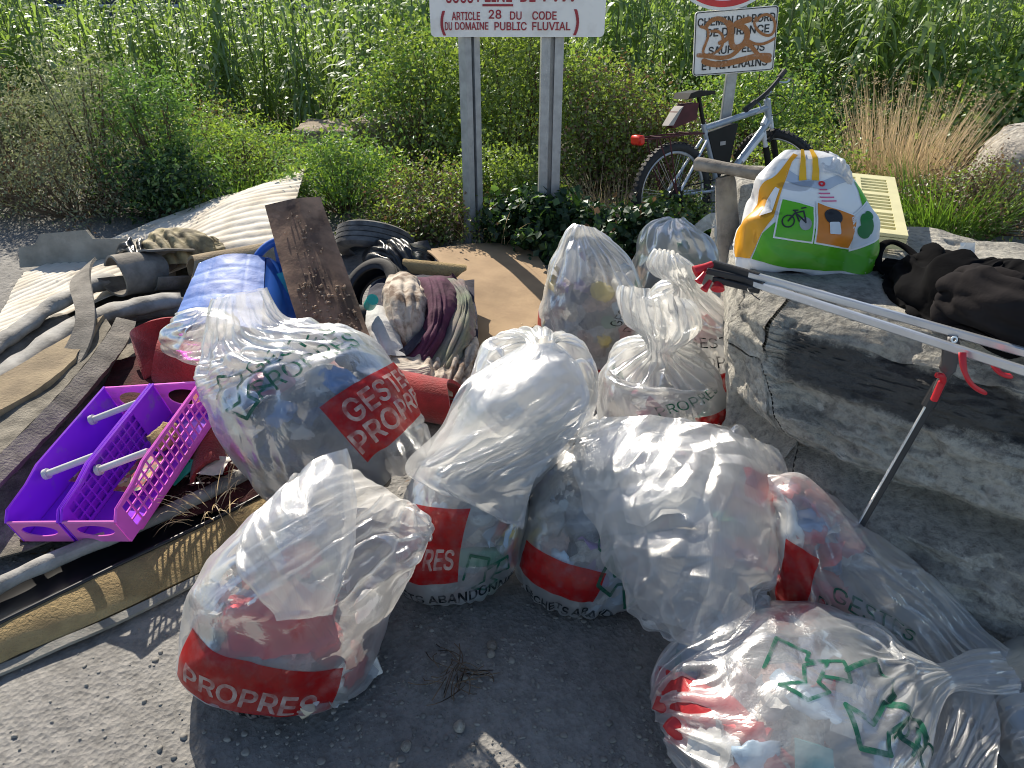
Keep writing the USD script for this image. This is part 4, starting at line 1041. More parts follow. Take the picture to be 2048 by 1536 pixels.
lip = [[Y(585, 955, 1.33), Y(640, 915, 1.34), Y(695, 897, 1.35)], [Y(500, 1035, 1.25), Y(610, 1000, 1.22), Y(712, 990, 1.28)], [Y(470, 1120, 1.15), Y(590, 1120, 1.12), Y(708, 1090, 1.20)], [Y(530, 1205, 1.09), Y(590, 1210, 1.07), Y(690, 1150, 1.14)], [Y(552, 1240, 1.07), Y(600, 1235, 1.06), Y(664, 1228, 1.10)]]
def flap(f, ctrl, nv, nu, m, seed, slack=1.035, prints=(), **kw):
    if "tether" not in kw:          # the rim keeps its line, the middle is free to fold
        kw["tether"] = np.full((nv, nu), .008); kw["tether"][:, [0, 1, -2, -1]] = .12; kw["tether"][[0, -2, -1]] = .12
    q = make_film(sheet_grid(ctrl, nv, nu), False, slack, seed=seed, **kw); q.sign = 1.0 if (q.N[..., 1].mean() < 0) else -1.0
    film_mesh(q, "folded_flap", m, f.root); add_prints(q, f.root, prints)
    return q
flap(b2, lip, 46, 40, "bag_film_flap", 21)
# ---- B3: the middle bag, tied at the top, its tail folded down over the front
b3 = bag("litter_bag", "knotted litter bag in the middle with a pointed flap hanging down its front", px([
    (780, 1130, 1045, 1090, 1.57, .19), (805, 990, 1060, 985, 1.62, .20), (885, 850, 1150, 880, 1.72, .19), (945, 742, 1198, 780, 1.80, .16), (990, 678, 1168, 690, 1.84, .10), (1052, 668, 1112, 668, 1.81, .035), (1060, 690, 1108, 690, 1.74, .03)]),
    base=(-.165, 1.57, .16, .15), seed=3, slack=1.03, gather=2.0, prints=[("band", .33, .28, 2, (.22, .19)), ("PROPRES", .335, .25, 2, .045, {"ink": "white_ink", "sx": .75}), ("DÉCHETS ABANDONNÉS", .27, .155, 2, .034, {"sx": .85}), ("mark", .17, .22, 30, .12), ("GESTES", .42, .62, -30, .04, {"ink": "green_ink", "bold": False})])
fill(b3, "pale paper, bottles and wrappers packed in the middle knotted bag", {"white_scrap": 5, "pale_blue_scrap": 2, "grey_scrap": 3, "cream_scrap": 2, "dark_scrap": 1, "green_scrap": .6}, 80, .08, .62, 33, core="jumble_light", core_s=.85)
item("wrapper", scrap(np.random.default_rng(8), .05), "yellow_scrap", "blue and yellow wrapper low on the right in the middle knotted bag", "wrapper", b3, .10, .28, .035, (60, 20, 0))
for i in range(2):
    item("plastic_bottle", bottle_mesh(np.random.default_rng(60 + i)), "bottle_plastic", ["clear plastic bottle upright in the middle knotted bag", "clear plastic bottle lying in the middle knotted bag"][i], "bottle", b3, [.30, .2][i], [.4, .34][i], .05, [(10, 5, 0), (80, 30, 0)][i])
fl = [[Y(1055, 685, 1.73), Y(1080, 688, 1.72), Y(1108, 685, 1.73)], [Y(960, 735, 1.66), Y(1080, 740, 1.63), Y(1168, 745, 1.67)], [Y(905, 800, 1.56), Y(1050, 820, 1.545), Y(1172, 825, 1.58)], [Y(880, 860, 1.51), Y(1000, 890, 1.50), Y(1128, 885, 1.52)],
      [Y(802, 935, 1.45), Y(950, 950, 1.445), Y(1078, 940, 1.46)], [Y(880, 978, 1.43), Y(970, 1000, 1.42), Y(1058, 1000, 1.43)], [Y(1005, 1042, 1.40), Y(1022, 1050, 1.39), Y(1040, 1056, 1.40)]]
flap(b3, fl, 54, 44, "bag_film_flap", 22, 1.03)
fl2 = [[p + V([0, .03, -.012]) for p in r] for r in fl[:-2]]
flap(b3, [[a + (b_ - a) * V([.5, 1, 1]) for a, b_ in zip(fl2[0], r)] if False else [r[0] + V([.03, 0, 0]), r[1], r[2] + V([.0, 0, -.02])] for r in fl2], 44, 40, "bag_film_flap", 23, 1.08)
# ---- B4: the wide bag right of the middle, slumped, its loose top hanging towards the camera
b4 = bag("litter_bag", "wide slumped litter bag right of the middle with its loose top hanging forward", px([
    (1033, 1110, 1290, 1130, 1.56, .19), (1050, 1010, 1340, 1040, 1.61, .20), (1072, 940, 1420, 960, 1.70, .19), (1110, 880, 1500, 890, 1.78, .13), (1180, 845, 1500, 855, 1.80, .05)]),
    base=(.18, 1.56, .155, .155), seed=4, slack=1.03, prints=[("band", .34, .275, -6, (.26, .085)), ("DÉCHETS ABANDONNÉS", .25, .17, 0, .032, {"sx": .8}), ("mark", .17, .32, -40, .16), ("GESTES", .2, .40, 10, .035, {"ink": "green_ink", "bold": False})])
fill(b4, "grey and white litter packed in the wide slumped bag", {"white_scrap": 4, "grey_scrap": 4, "pale_blue_scrap": 2, "purple_scrap": 1, "pink_scrap": .8, "dark_scrap": 1.2, "cream_scrap": 1.5}, 85, .08, .75, 34, core="jumble_light", core_s=.85)
item("plastic_bottle", bottle_mesh(np.random.default_rng(70)), "bottle_plastic", "clear plastic bottle standing at the left in the wide slumped bag", "bottle", b4, .40, .38, .045, (5, 12, 0))
G4 = [[Y(1190, 838, 1.64), Y(1300, 832, 1.63), Y(1420, 850, 1.63), Y(1555, 900, 1.60)], [Y(1145, 925, 1.55), Y(1290, 905, 1.50), Y(1430, 915, 1.49), Y(1584, 965, 1.53)], [Y(1172, 1015, 1.45), Y(1300, 1005, 1.38), Y(1440, 1005, 1.37), Y(1582, 1050, 1.45)],
      [Y(1212, 1115, 1.35), Y(1320, 1105, 1.28), Y(1440, 1105, 1.27), Y(1562, 1125, 1.36)], [Y(1262, 1215, 1.25), Y(1350, 1205, 1.19), Y(1440, 1195, 1.19), Y(1532, 1185, 1.27)], [Y(1338, 1272, 1.17), Y(1385, 1280, 1.145), Y(1425, 1275, 1.14), Y(1482, 1245, 1.18)], [Y(1402, 1300, 1.125), Y(1415, 1303, 1.12), Y(1428, 1301, 1.12), Y(1442, 1292, 1.13)]]
q4 = flap(b4, G4, 76, 76, "bag_film", 24, 1.012, crease=.020, noise=.002)
flap(b4, [[r[0] + V([.03, .04, -.02]), r[1] + V([.0, .05, -.03]), r[2] + V([0, .05, -.03]), r[3] + V([-.03, .04, -.02])] for r in G4[:-1]], 56, 56, "bag_film_clear", 25, 1.03, crease=.016)
gz = np.random.default_rng(9)
for c_, u_, v_, s_ in (("cream_scrap", 1400, 1050, .06), ("green_scrap", 1450, 1030, .035), ("red_scrap", 1480, 1110, .05), ("red_scrap", 1540, 960, .055), ("white_scrap", 1330, 1000, .07)):
    m_ = scrap(gz, s_); m_.apply_translation(Y(u_, v_, 1.46)); m_.vertices = tuck(q4, m_.vertices, .008); obj("wrapper", m_, c_, smooth=50, label={"cream_scrap": "cream crumpled wrapper under the loose hanging film of the wide bag", "green_scrap": "pale green crumpled wrapper under the hanging film of the wide bag", "white_scrap": "white crumpled wrapper at the left under the wide bag's hanging film", "red_scrap": "red wrapper low under the wide bag's hanging film" if v_ > 1000 else "red wrapper at the right edge of the wide bag"}[c_], cat="wrapper")
# ---- B5, B8, B6, B7: the row behind
b5 = bag("litter_bag", "round litter bag tied with an upright film tuft, beside the stone block", px([
    (1200, 838, 1466, 845, 2.12, .20), (1196, 770, 1450, 775, 2.14, .19), (1215, 725, 1430, 732, 2.15, .16), (1262, 695, 1385, 700, 2.14, .09), (1298, 684, 1345, 687, 2.12, .035),
    (1282, 662, 1368, 668, 2.11, .05), (1243, 622, 1405, 648, 2.12, .075), (1236, 590, 1400, 618, 2.13, .06), (1243, 572, 1370, 606, 2.14, .05)]), base=(.43, 2.12, .17, .17), seed=5, slack=1.04, gather=2.4, tether=.014,
    prints=[("band", .11, .37, 4, (.24, .15)), ("GESTES", .11, .38, 4, .055, {"ink": "white_ink", "sx": .8}), ("PROPRES", .2, .50, 20, .04, {"ink": "green_ink", "bold": False})], m="bag_film_milky")
fill(b5, "white, pink and green litter packed in the round bag with the tuft", {"white_scrap": 6, "cream_scrap": 2, "pale_blue_scrap": 2, "green_scrap": .8, "pink_scrap": .8, "grey_scrap": 1.5, "red_scrap": .7}, 70, .08, .48, 35, core="jumble_light", core_s=.85)
b8 = bag("litter_bag", "knotted litter bag with dark lettering behind the tufted one, against the stone block", px([
    (1292, 730, 1490, 740, 2.36, .17), (1285, 650, 1480, 680, 2.38, .17), (1300, 600, 1450, 615, 2.39, .13), (1345, 572, 1400, 575, 2.36, .05), (1355, 562, 1388, 564, 2.34, .03), (1300, 545, 1390, 552, 2.34, .05), (1284, 523, 1385, 535, 2.35, .05), (1310, 502, 1362, 512, 2.36, .03)]),
    base=(.80, 2.38, .16, .15), seed=8, slack=1.04, gather=2.4, tether=.014, prints=[("GESTES", .20, .55, 3, .042, {"bold": False}), ("PROPRES", .20, .47, 3, .046, {"bold": False}), ("band", .08, .38, 8, (.30, .13))], m="bag_film_milky", nv=66, nu=84)
fill(b8, "pale litter packed in the knotted bag against the stone block", {"white_scrap": 5, "cream_scrap": 3, "grey_scrap": 2, "red_scrap": .8}, 45, .08, .5, 36, core="jumble_light", core_s=.85)
b6 = bag("litter_bag", "tall litter bag with purple and yellow litter, rear left of the row, beside the cardboard", px([
    (1060, 715, 1265, 735, 2.84, .20), (1075, 640, 1285, 650, 2.86, .20), (1092, 560, 1285, 575, 2.88, .17), (1112, 510, 1262, 520, 2.90, .12), (1130, 470, 1215, 472, 2.92, .06), (1146, 450, 1186, 450, 2.93, .02)]),
    base=(.27, 2.84, .18, .17), seed=6, slack=1.03, gather=1.4, prints=[("band", .16, .235, 6, (.30, .15)), ("GESTES", .16, .56, 70, .05, {"bold": False}), ("PROPRES", .11, .54, 70, .05, {"bold": False}), ("band", .50, .40, 4, (.14, .14))], nv=66, nu=84)
fill(b6, "purple, yellow and pale litter packed in the tall rear bag", {"white_scrap": 4, "purple_scrap": 3, "pale_blue_scrap": 2, "yellow_scrap": 1.4, "grey_scrap": 3, "green_scrap": .7}, 70, .08, .75, 37, core="jumble_light", core_s=.85)
b7 = bag("litter_bag", "grey rearmost litter bag with dark green bottles, in front of the bicycle's wheel", px([
    (1262, 560, 1440, 575, 3.22, .20), (1272, 505, 1440, 520, 3.24, .19), (1288, 462, 1420, 478, 3.26, .15), (1310, 438, 1385, 448, 3.28, .07), (1335, 433, 1370, 436, 3.28, .02)]),
    base=(.75, 3.22, .19, .18), seed=7, slack=1.05, m="bag_film_grey", nv=60, nu=84, prints=[])
fill(b7, "grey litter packed in the rearmost bag", {"grey_scrap": 5, "white_scrap": 2, "green_scrap": 1, "dark_scrap": 2}, 45, .1, .7, 38, core="jumble_dark", core_s=.85)
for i in range(2):
    item("glass_bottle", bottle_mesh(np.random.default_rng(80 + i), .038, .02), "glass_green", ["dark green bottle at the right in the rearmost grey bag", "dark green bottle lying across the rearmost grey bag"][i], "bottle", b7, [.2, .14][i], [.66, .58][i], .04, [(70, 20, 30), (80, 60, 0)][i])
tl = [[Y(1385, 455, 3.2), Y(1400, 470, 3.18)], [Y(1405, 435, 3.2), Y(1412, 460, 3.16)], [Y(1430, 425, 3.15), Y(1432, 455, 3.12)], [Y(1438, 450, 3.1), Y(1430, 490, 3.08)]]
flap(b7, tl, 30, 16, "bag_film_grey", 28, 1.08)
# ---- B9, B10, B11: the bags lying in front of the block
b9 = bag("litter_bag", "long limp litter bag lying against the foot of the stone block", [
    (Y(1535, 1160, 1.44), Y(1560, 945, 1.47), .05), (Y(1560, 1190, 1.42), Y(1595, 940, 1.46), .12), (Y(1610, 1215, 1.38), Y(1665, 1000, 1.42), .13), (Y(1690, 1265, 1.32), Y(1745, 1070, 1.36), .12), (Y(1800, 1330, 1.25), Y(1860, 1150, 1.30), .10),
    (Y(1900, 1390, 1.18), Y(1950, 1240, 1.23), .06), (Y(1985, 1420, 1.13), Y(2005, 1290, 1.17), .03)], seed=9, slack=1.05, gather=1.3, m="bag_film", nv=76, nu=84,
    prints=[("PROPRES", .72, .47, 90, .04, {"ink": "green_ink", "bold": False}), ("GESTES", .78, .49, 90, .04, {"ink": "green_ink", "bold": False}), ("band", .72, .17, 90, (.10, .22))])
fill(b9, "red wrappers and clear plastic in the limp bag at the block's foot", {"red_scrap": 7, "blue_scrap": 1, "white_scrap": 2, "pale_blue_scrap": 1}, 34, .03, .38, 39, (.03, .055), core="jumble_mixed", core_s=.55)
rp = slab_in = None
def panel_in(f, name, label, cat, rows, m, seed, th=.003):
    X = sheet_grid(rows, 28, 28); X = X + (meshkit.fbm(X * 9, 2, seed)[..., None] - .5) * .03 + grid_normals(X) * creases(X, seed, .016)[..., None]
    X = tuck(f, X.reshape(-1, 3), .016).reshape(X.shape)
    return obj(name, solid_sheet(X, th), m, smooth=35, label=label, cat=cat)
panel_in(b2, "red_wrapper", "large crumpled glossy red multipack wrapper above the front bag's red band", "wrapper", [[Y(385, 1235, 1.10), Y(520, 1185, 1.10), Y(690, 1215, 1.12)], [Y(375, 1290, 1.06), Y(520, 1275, 1.04), Y(700, 1290, 1.08)], [Y(380, 1345, 1.05), Y(520, 1350, 1.03), Y(690, 1340, 1.06)]], "can_red", 6)
panel_in(b9, "red_carton", "large red carton panel showing in the limp bag beside the wide bag", "carton", [[Y(1562, 950, 1.44), Y(1615, 985, 1.41)], [Y(1560, 1060, 1.40), Y(1640, 1100, 1.38)], [Y(1570, 1165, 1.36), Y(1660, 1190, 1.35)]], "can_red", 3)
W3 = lambda x, y, z: V([x, y, z])
def lying(x, y, z, a, b_, tilt=0.0):
    return (W3(x, y - a, z - tilt), W3(x, y + a, z + tilt), b_)
b10 = bag("litter_bag", "swollen litter bag lying in the front right corner, its twisted neck pointing right", [
    lying(.33, 1.06, .08, .06, .05), lying(.37, 1.05, .095, .16, .085), lying(.46, 1.03, .12, .23, .12), lying(.60, 1.04, .15, .265, .145), lying(.74, 1.06, .15, .23, .125), lying(.85, 1.075, .155, .14, .09), lying(.925, 1.085, .17, .045, .045), lying(.955, 1.09, .18, .026, .024),
    lying(1.00, 1.095, .19, .036, .03), lying(1.085, 1.095, .20, .05, .03)], seed=10, slack=1.03, gather=1.45, tether=.014, nv=84, nu=96, m="bag_film",
    prints=[("mark", .66, .56, 60, .19), ("PRO", .57, .60, 30, .055, {"ink": "green_ink", "bold": False}), ("mark", .745, .40, 100, .14)])
fill(b10, "red and white packaging at the left end of the swollen front right bag", {"red_scrap": 4, "white_scrap": 3, "pale_blue_scrap": 2, "teal_scrap": 1, "grey_scrap": 2, "blue_scrap": 1}, 50, .16, .5, 40, (.03, .05), core="jumble_light", core_s=.6)
for i, (x, y, r) in enumerate(((.40, 1.02, (80, 0, 50)), (.47, .95, (85, 10, 60)))):
    m_ = bottle_mesh(np.random.default_rng(90 + i), .05, .12); m_.apply_transform(TM.euler_matrix(*[math.radians(a) for a in r])); m_.apply_translation([x, y, .17 - .03 * i]); m_.vertices = tuck(b10, m_.vertices)
    obj("red_bottle", m_, "red_scrap", smooth=45, label=["crushed red bottle at the upper left of the swollen front right bag", "crushed red bottle low in the swollen front right bag"][i], cat="bottle")
panel_in(b10, "red_carton", "large glossy red package at the left end of the swollen front right bag", "package", [[V([.33, 1.0, .20]), V([.45, .97, .25])], [V([.34, .90, .17]), V([.53, .87, .21])], [V([.42, .84, .07]), V([.64, .82, .09])]], "can_red", 4)
panel_in(b10, "teal_wrapper", "teal wrapper in the middle of the swollen front right bag", "wrapper", [[V([.55, .90, .24]), V([.62, .88, .23])], [V([.55, .86, .18]), V([.63, .85, .16])]], "teal_scrap", 5)
st = [[Y(1860, 1380, 1.12), Y(1905, 1345, 1.13), Y(1955, 1330, 1.13)], [Y(1850, 1450, 1.03), Y(1920, 1420, 1.03), Y(1992, 1400, 1.04)], [Y(1830, 1530, .96), Y(1920, 1500, .96), Y(2000, 1470, .97)], [Y(1800, 1620, .90), Y(1910, 1600, .90), Y(1985, 1560, .90)]]
flap(b10, st, 40, 34, "bag_film_clear", 29, 1.12)
b11 = bag("litter_bag", "clear empty-looking film bag at the right edge, behind the twisted neck", [
    lying(1.08, 1.02, .06, .10, .05), lying(1.12, 1.03, .10, .16, .09), lying(1.2, 1.04, .12, .19, .11), lying(1.32, 1.05, .12, .20, .11), lying(1.42, 1.05, .10, .16, .08)], seed=11, slack=1.12, m="bag_film_clear", nv=48, nu=72, group=GB)
fill(b11, "grey scraps in the clear bag at the right edge", {"grey_scrap": 2, "pale_blue_scrap": 2, "white_scrap": 1}, 14, .2, .8, 41)
b12 = bag("plastic_film", "crumpled piece of clear plastic film between the red felt and the blue tub", [
    (Y(335, 690, 2.35), Y(372, 625, 2.38), .05), (Y(345, 705, 2.32), Y(400, 615, 2.36), .08), (Y(390, 720, 2.28), Y(430, 618, 2.33), .09), (Y(430, 728, 2.25), Y(460, 630, 2.28), .05)], seed=12, slack=1.18, m="bag_film_clear", nv=40, nu=60, group=None, cat="plastic film")
# ------------------------------------------------------------------ the dumped heap on the left
plain("awning_cloth", (.70, .655, .57), .9, var=.12, scale=5, bump=.002, bscale=40, col2=(.46, .40, .31), mid=(.30, .55))
plain("foam_grey", (.31, .30, .27), .9, var=.2, scale=8, bump=.004, bscale=70)
plain("felt_grey", (.27, .25, .22), .95, var=.25, scale=10, bump=.005, bscale=90)
plain("carpet_back_tan", (.33, .26, .165), .95, var=.2, scale=9, bump=.006, bscale=90, col2=(.2, .155, .10))
plain("carpet_top", (.28, .255, .21), .97, var=.3, scale=14, bump=.007, bscale=120)
plain("hose_grey", (.34, .335, .32), .8, var=.2, scale=9, bump=.003, bscale=50, col2=(.15, .145, .135))
plain("foil_yellow", (.34, .29, .16), .8, var=.3, scale=11, bump=.004, bscale=40, col2=(.10, .08, .045))
plain("tub_blue", (.015, .11, .50), .38, var=.12, scale=7)
plain("tarp_pale_blue", (.06, .19, .60), .6, var=.16, scale=10, bump=.002, bscale=30, col2=(.05, .14, .48))
plain("teal_plastic", (.02, .30, .42), .4, var=.1)
plain("teal_bright", (.03, .36, .30), .4, var=.1)
plain("rust_board", (.31, .185, .12), .85, var=.3, scale=7, bump=.0012, bscale=60, col2=(.085, .05, .036))
plain("rust_flake", (.34, .24, .17), .9, var=.3, scale=30)
plain("tyre_dusty", (.15, .15, .145), .9, var=.3, scale=10, bump=.002, col2=(.05, .05, .052))
plain("black_film", (.022, .023, .026), .32, var=.2, scale=10, bump=.003, bscale=40)
plain("cloth_stained", (.52, .46, .39), .95, var=.3, scale=11, bump=.004, bscale=60, col2=(.16, .11, .08), mid=(.40, .56))
plain("cloth_white", (.60, .60, .60), .9, var=.1, scale=9, bump=.002, col2=(.4, .39, .38))
plain("cloth_purple", (.085, .016, .055), .92, var=.25, scale=12, bump=.003, bscale=60)
plain("cloth_navy", (.03, .03, .055), .92, var=.2, bump=.003)
plain("cardboard", (.40, .28, .165), .93, var=.15, scale=5, bump=.0015, bscale=50, col2=(.30, .205, .12))
plain("felt_red", (.37, .022, .022), .98, var=.22, scale=12, bump=.005, bscale=110, sheen=.3)
plain("carpet_maroon", (.10, .018, .02), .98, var=.35, scale=12, bump=.008, bscale=100)
plain("toy_purple", (.29, .03, .76), .34, var=.08, scale=14, col2=(.25, .10, .58), mid=(.33, .43), bump=.0004)
plain("toy_pink", (.84, .13, .68), .34, var=.08, scale=14, col2=(.66, .13, .48), mid=(.36, .46), bump=.0004)
plain("toy_pale_pink", (.66, .16, .52), .3, var=.06)
plain("rod_white", (.62, .62, .60), .4, var=.1)
plain("trim_black", (.014, .015, .018), .35, var=.25, scale=6)
plain("tan_foam", (.42, .31, .15), .97, var=.16, scale=14, bump=.01, bscale=120, col2=(.30, .215, .105))
plain("dirt_clod", (.16, .12, .085), .95, var=.3, scale=30)
mat("cloth_striped", {"tc": ("texture_coordinate", {}), "mp": ("mapping", {"scale": (38.0, 1.0, 1.0)}), "w": ("wave_texture", {"scale": .5, "distortion": .6, "detail": 2.0}), "r": ("rgb_ramp", {"ramp": [(.3, (.06, .065, .09)), (.45, (.36, .33, .22)), (.7, (.46, .43, .33))]}),
    "n": ("noise_texture", {"scale": 9.0}), "m": ("mix_color", {"blend_type": "multiply", "fac": .6}), "p": ("principled_bsdf", {"roughness": .92})},
    [("tc.UV", "mp.vector"), ("mp.vector", "w.vector"), ("w.fac", "r.fac"), ("tc.object", "n.vector"), ("r.color", "m.a"), ("n.color", "m.b"), ("m.result", "p.base_color")], "p.BSDF")
mat("patterned_paper", {"tc": ("texture_coordinate", {}), "v": ("voronoi_texture", {"scale": 75.0}), "sp": ("separate_color", {}), "r": ("rgb_ramp", {"interpolate": False, "ramp": [(0, (.30, .05, .06)), (.3, (.45, .32, .12)), (.5, (.13, .09, .05)), (.65, (.5, .42, .3)), (.8, (.10, .16, .10)), (.9, (.4, .1, .12))]}), "p": ("principled_bsdf", {"roughness": .5})},
    [("tc.object", "v.vector"), ("v.color", "sp.color"), ("sp.r", "r.fac"), ("r.color", "p.base_color")], "p.BSDF")

def pz(rows):
    return [[P(*p) for p in r] for r in rows]
def cloth(name, label, cat, ctrl, m, seed, nv=44, nu=50, slack=1.12, th=None, k=2, parent=None, **kw):
    q = make_film(sheet_grid(ctrl, nv, nu), False, slack, seed=seed, k=k, floor=.004, **{"noise": .010, "tether": .006, "bend": .55, "iters": 180, "crease": .009, **kw})
    if th:
        return obj(name, solid_sheet(q.X, th), m, parent, smooth=40, label=label, cat=cat)
    return obj(name, trimesh.Trimesh(q.X.reshape(-1, 3), grid_faces(*q.X.shape[:2]), process=False), m, parent, smooth=True, label=label, cat=cat, uv=uv_of(q.X, False))
def slab(name, label, cat, rows, th, m, nv=12, nu=40, amp=.004, scale=9, seed=0, parent=None):
    X = sheet_grid(rows, nv, nu)
    X = X + (meshkit.fbm(X * scale, 3, seed)[..., None] - .5) * 2 * amp * V([.3, .3, 1])
    return obj(name, solid_sheet(X, th), m, parent, smooth=35, label=label, cat=cat)
# cream awning sheet with long pleats
far = [P(616, 337, .22), P(520, 372, .16), P(390, 414, .08), P(270, 456, .05), P(150, 506, .04), P(50, 548, .03)]
near = [P(575, 500, .17), P(500, 512, .14), P(400, 528, .10), P(250, 585, .08), P(120, 632, .06), P(-40, 690, .04)]
nv_, nu_ = 130, 60
X = sheet_grid([far, near], nv_, nu_)
vv = np.linspace(0, 1, nv_)[:, None]; uu = np.linspace(0, 1, nu_)[None]
ph = vv * 17 + .6 * (meshkit.noise(np.stack(np.broadcast_arrays(uu * 3, vv * 4, 0 * uu), -1), 4) - .5)
X[..., 2] += .012 * np.abs(np.sin(np.pi * ph)) ** .7 * (.45 + .55 * (1 - uu)) + .10 * np.exp(-((uu - .18) / .22) ** 2) * np.sin(np.pi * vv) + (meshkit.fbm(X * 5, 3, 2) - .5) * .04
obj("awning_sheet", solid_sheet(X, .004), "awning_cloth", smooth=50, label="large cream pleated awning sheet spread over the track at the back of the heap", cat="awning")
# notched foam board standing on edge
pb = sg.Polygon([(-.30, 0), (-.285, .10), (-.20, .11), (-.16, .165), (.08, .172), (.11, .12), (.30, .11), (.28, 0)]).buffer(.006)
o = P(150, 545, .0) + V([0, .05, .04])
obj("foam_board", placed(extrude(pb, .035, -.02), frame_mat(o, V([1, .12, .03]), V([.1, -.9, .28]))), "foam_grey", smooth=30, label="grey foam board with a notched top edge standing on the awning", cat="foam board")
# two curled felt offcuts
def curl(name, label, c, axis, r, length, a0, a1, m, th=.010, seed=0, cat="felt roll", grow=0.0):
    n, k = 40, 14
    th_ = np.radians(np.linspace(a0, a1, n)); l = np.linspace(0, length, k)
    rr = r * (1 + grow * np.linspace(0, 1, n))
    X = np.stack([np.broadcast_to(rr * np.cos(th_), (k, n)), np.broadcast_to(rr * np.sin(th_), (k, n)), np.broadcast_to(l[:, None], (k, n))], -1)
    X[..., 2] += (.025 * np.sin(th_ * 1.5 + seed))[None] * (1 - 2 * l / length)[:, None]
    X = X * (1 + .10 * (meshkit.noise(X * 9, seed) - .5)[..., None])
    z = unit(axis)
    F = frame_mat(c, np.cross(V([0, 0, 1.0]), z), z)
    return obj(name, placed(solid_sheet(X, th), F), m, smooth=40, label=label, cat=cat)
curl("felt_roll", "left of two grey curled felt offcuts, joined to a hanging strip", P(226, 552, .20), V([.42, .88, -.25]), .098, .22, 20, 345, "felt_grey", seed=1)
curl("felt_roll", "right of two grey curled felt offcuts, open at the top", P(300, 540, .18), V([.48, .85, -.3]), .10, .24, -170, 95, "felt_grey", seed=3)
slab("felt_strip", "grey felt strip bending down from the left curled offcut", "felt strip", [[P(160, 545, .26), P(146, 600, .26), P(146, 665, .22), P(112, 725, .16), P(62, 782, .10)], [P(192, 516, .29), P(186, 590, .27), P(188, 660, .22), P(156, 735, .16), P(104, 795, .10)]], .014, "felt_grey", 8, 40, seed=3)
# thick carpet strips
slab("carpet_strip", "tan-backed carpet strip at the left edge, above the long felt-edged one", "carpet strip", [[P(-60, 800, .17), P(90, 712, .17), P(210, 640, .18)], [P(-60, 860, .16), P(90, 782, .16), P(165, 712, .17)]], .05, "carpet_back_tan", 10, 40, .008, 8, 4)
t_ = thing("carpet_strip", "long thick carpet strip with dark top running to the red felt", "carpet strip")
slab("dark_top", None, None, [[P(-60, 905, .14), P(100, 745, .15), P(168, 688, .16), P(215, 645, .17)], [P(-60, 985, .13), P(40, 880, .14), P(130, 785, .15), P(225, 660, .17)]], .035, "carpet_top", 10, 44, .008, 8, 5, t_)
slab("thick_edge", None, None, [[P(-60, 968, .17), P(45, 868, .17), P(135, 775, .18), P(228, 645, .19)], [P(-60, 1040, .13), P(65, 905, .13), P(165, 800, .14), P(268, 652, .15)]], .055, "felt_grey", 8, 44, .008, 9, 6, t_)
# grey flattened hoses
for i, (pts, r, m, lab) in enumerate((([(-60, 735, .10), (40, 655, .12), (110, 610, .14), (215, 560, .13)], .052, "hose_grey", "pale grey flattened hose nearest the awning"), ([(-60, 810, .12), (60, 715, .15), (150, 655, .16), (240, 620, .15), (365, 600, .12)], .06, "hose_grey", "pale grey flattened hose running under the felt curls"),
                                       ([(-60, 760, .05), (40, 690, .06), (120, 640, .05)], .06, "felt_grey", "dark grey roll between the two pale hoses"), ([(150, 690, .05), (270, 628, .08), (365, 615, .08)], .055, "felt_grey", "dark grey flattened roll below the felt curls"))):
    X_ = tube(spline([P(*p) for p in pts], 40), r, 14, flat=.62)
    obj("flat_hose", rough(X_, .022, 9, i), m, smooth=True, label=lab, cat="hose")
slab("ground_sheet", "dirty grey sheet under the left side of the heap", "ground sheet", [[P(-80, 640, .03), P(120, 640, .04), P(330, 600, .04), P(520, 560, .03)], [P(-80, 960, .05), P(120, 880, .06), P(330, 760, .05), P(560, 700, .03)], [P(-80, 1130, .03), P(120, 1080, .04), P(330, 1000, .03), P(560, 900, .03)]], .006, "carpet_top", 24, 40, .02, 6, 7)
# crumpled foil
cloth("foil_sheet", "crumpled dirty yellow foil lying on the awning beside the felt curls", "foil", pz([[(290, 490, .12), (340, 455, .22), (370, 462, .2), (400, 490, .15)], [(280, 520, .12), (345, 485, .24), (400, 495, .2), (445, 490, .12)], [(300, 545, .10), (350, 525, .17), (400, 520, .15), (450, 510, .10)]]), "foil_yellow", 51, slack=1.3, noise=.012)
cloth("dark_rag", "dark rag stuffed between the felt curls and the foil", "rag", pz([[(230, 490, .15), (270, 478, .22), (315, 490, .14)], [(235, 520, .13), (280, 505, .2), (330, 520, .12)]]), "black_film", 52, 30, 30, slack=1.3)
curl("carpet_roll", "rolled tan-backed carpet behind the blue tub", P(385, 545, .16), V([1, .42, .05]), .078, .55, -30, 320, "carpet_back_tan", .016, 5, "carpet roll")
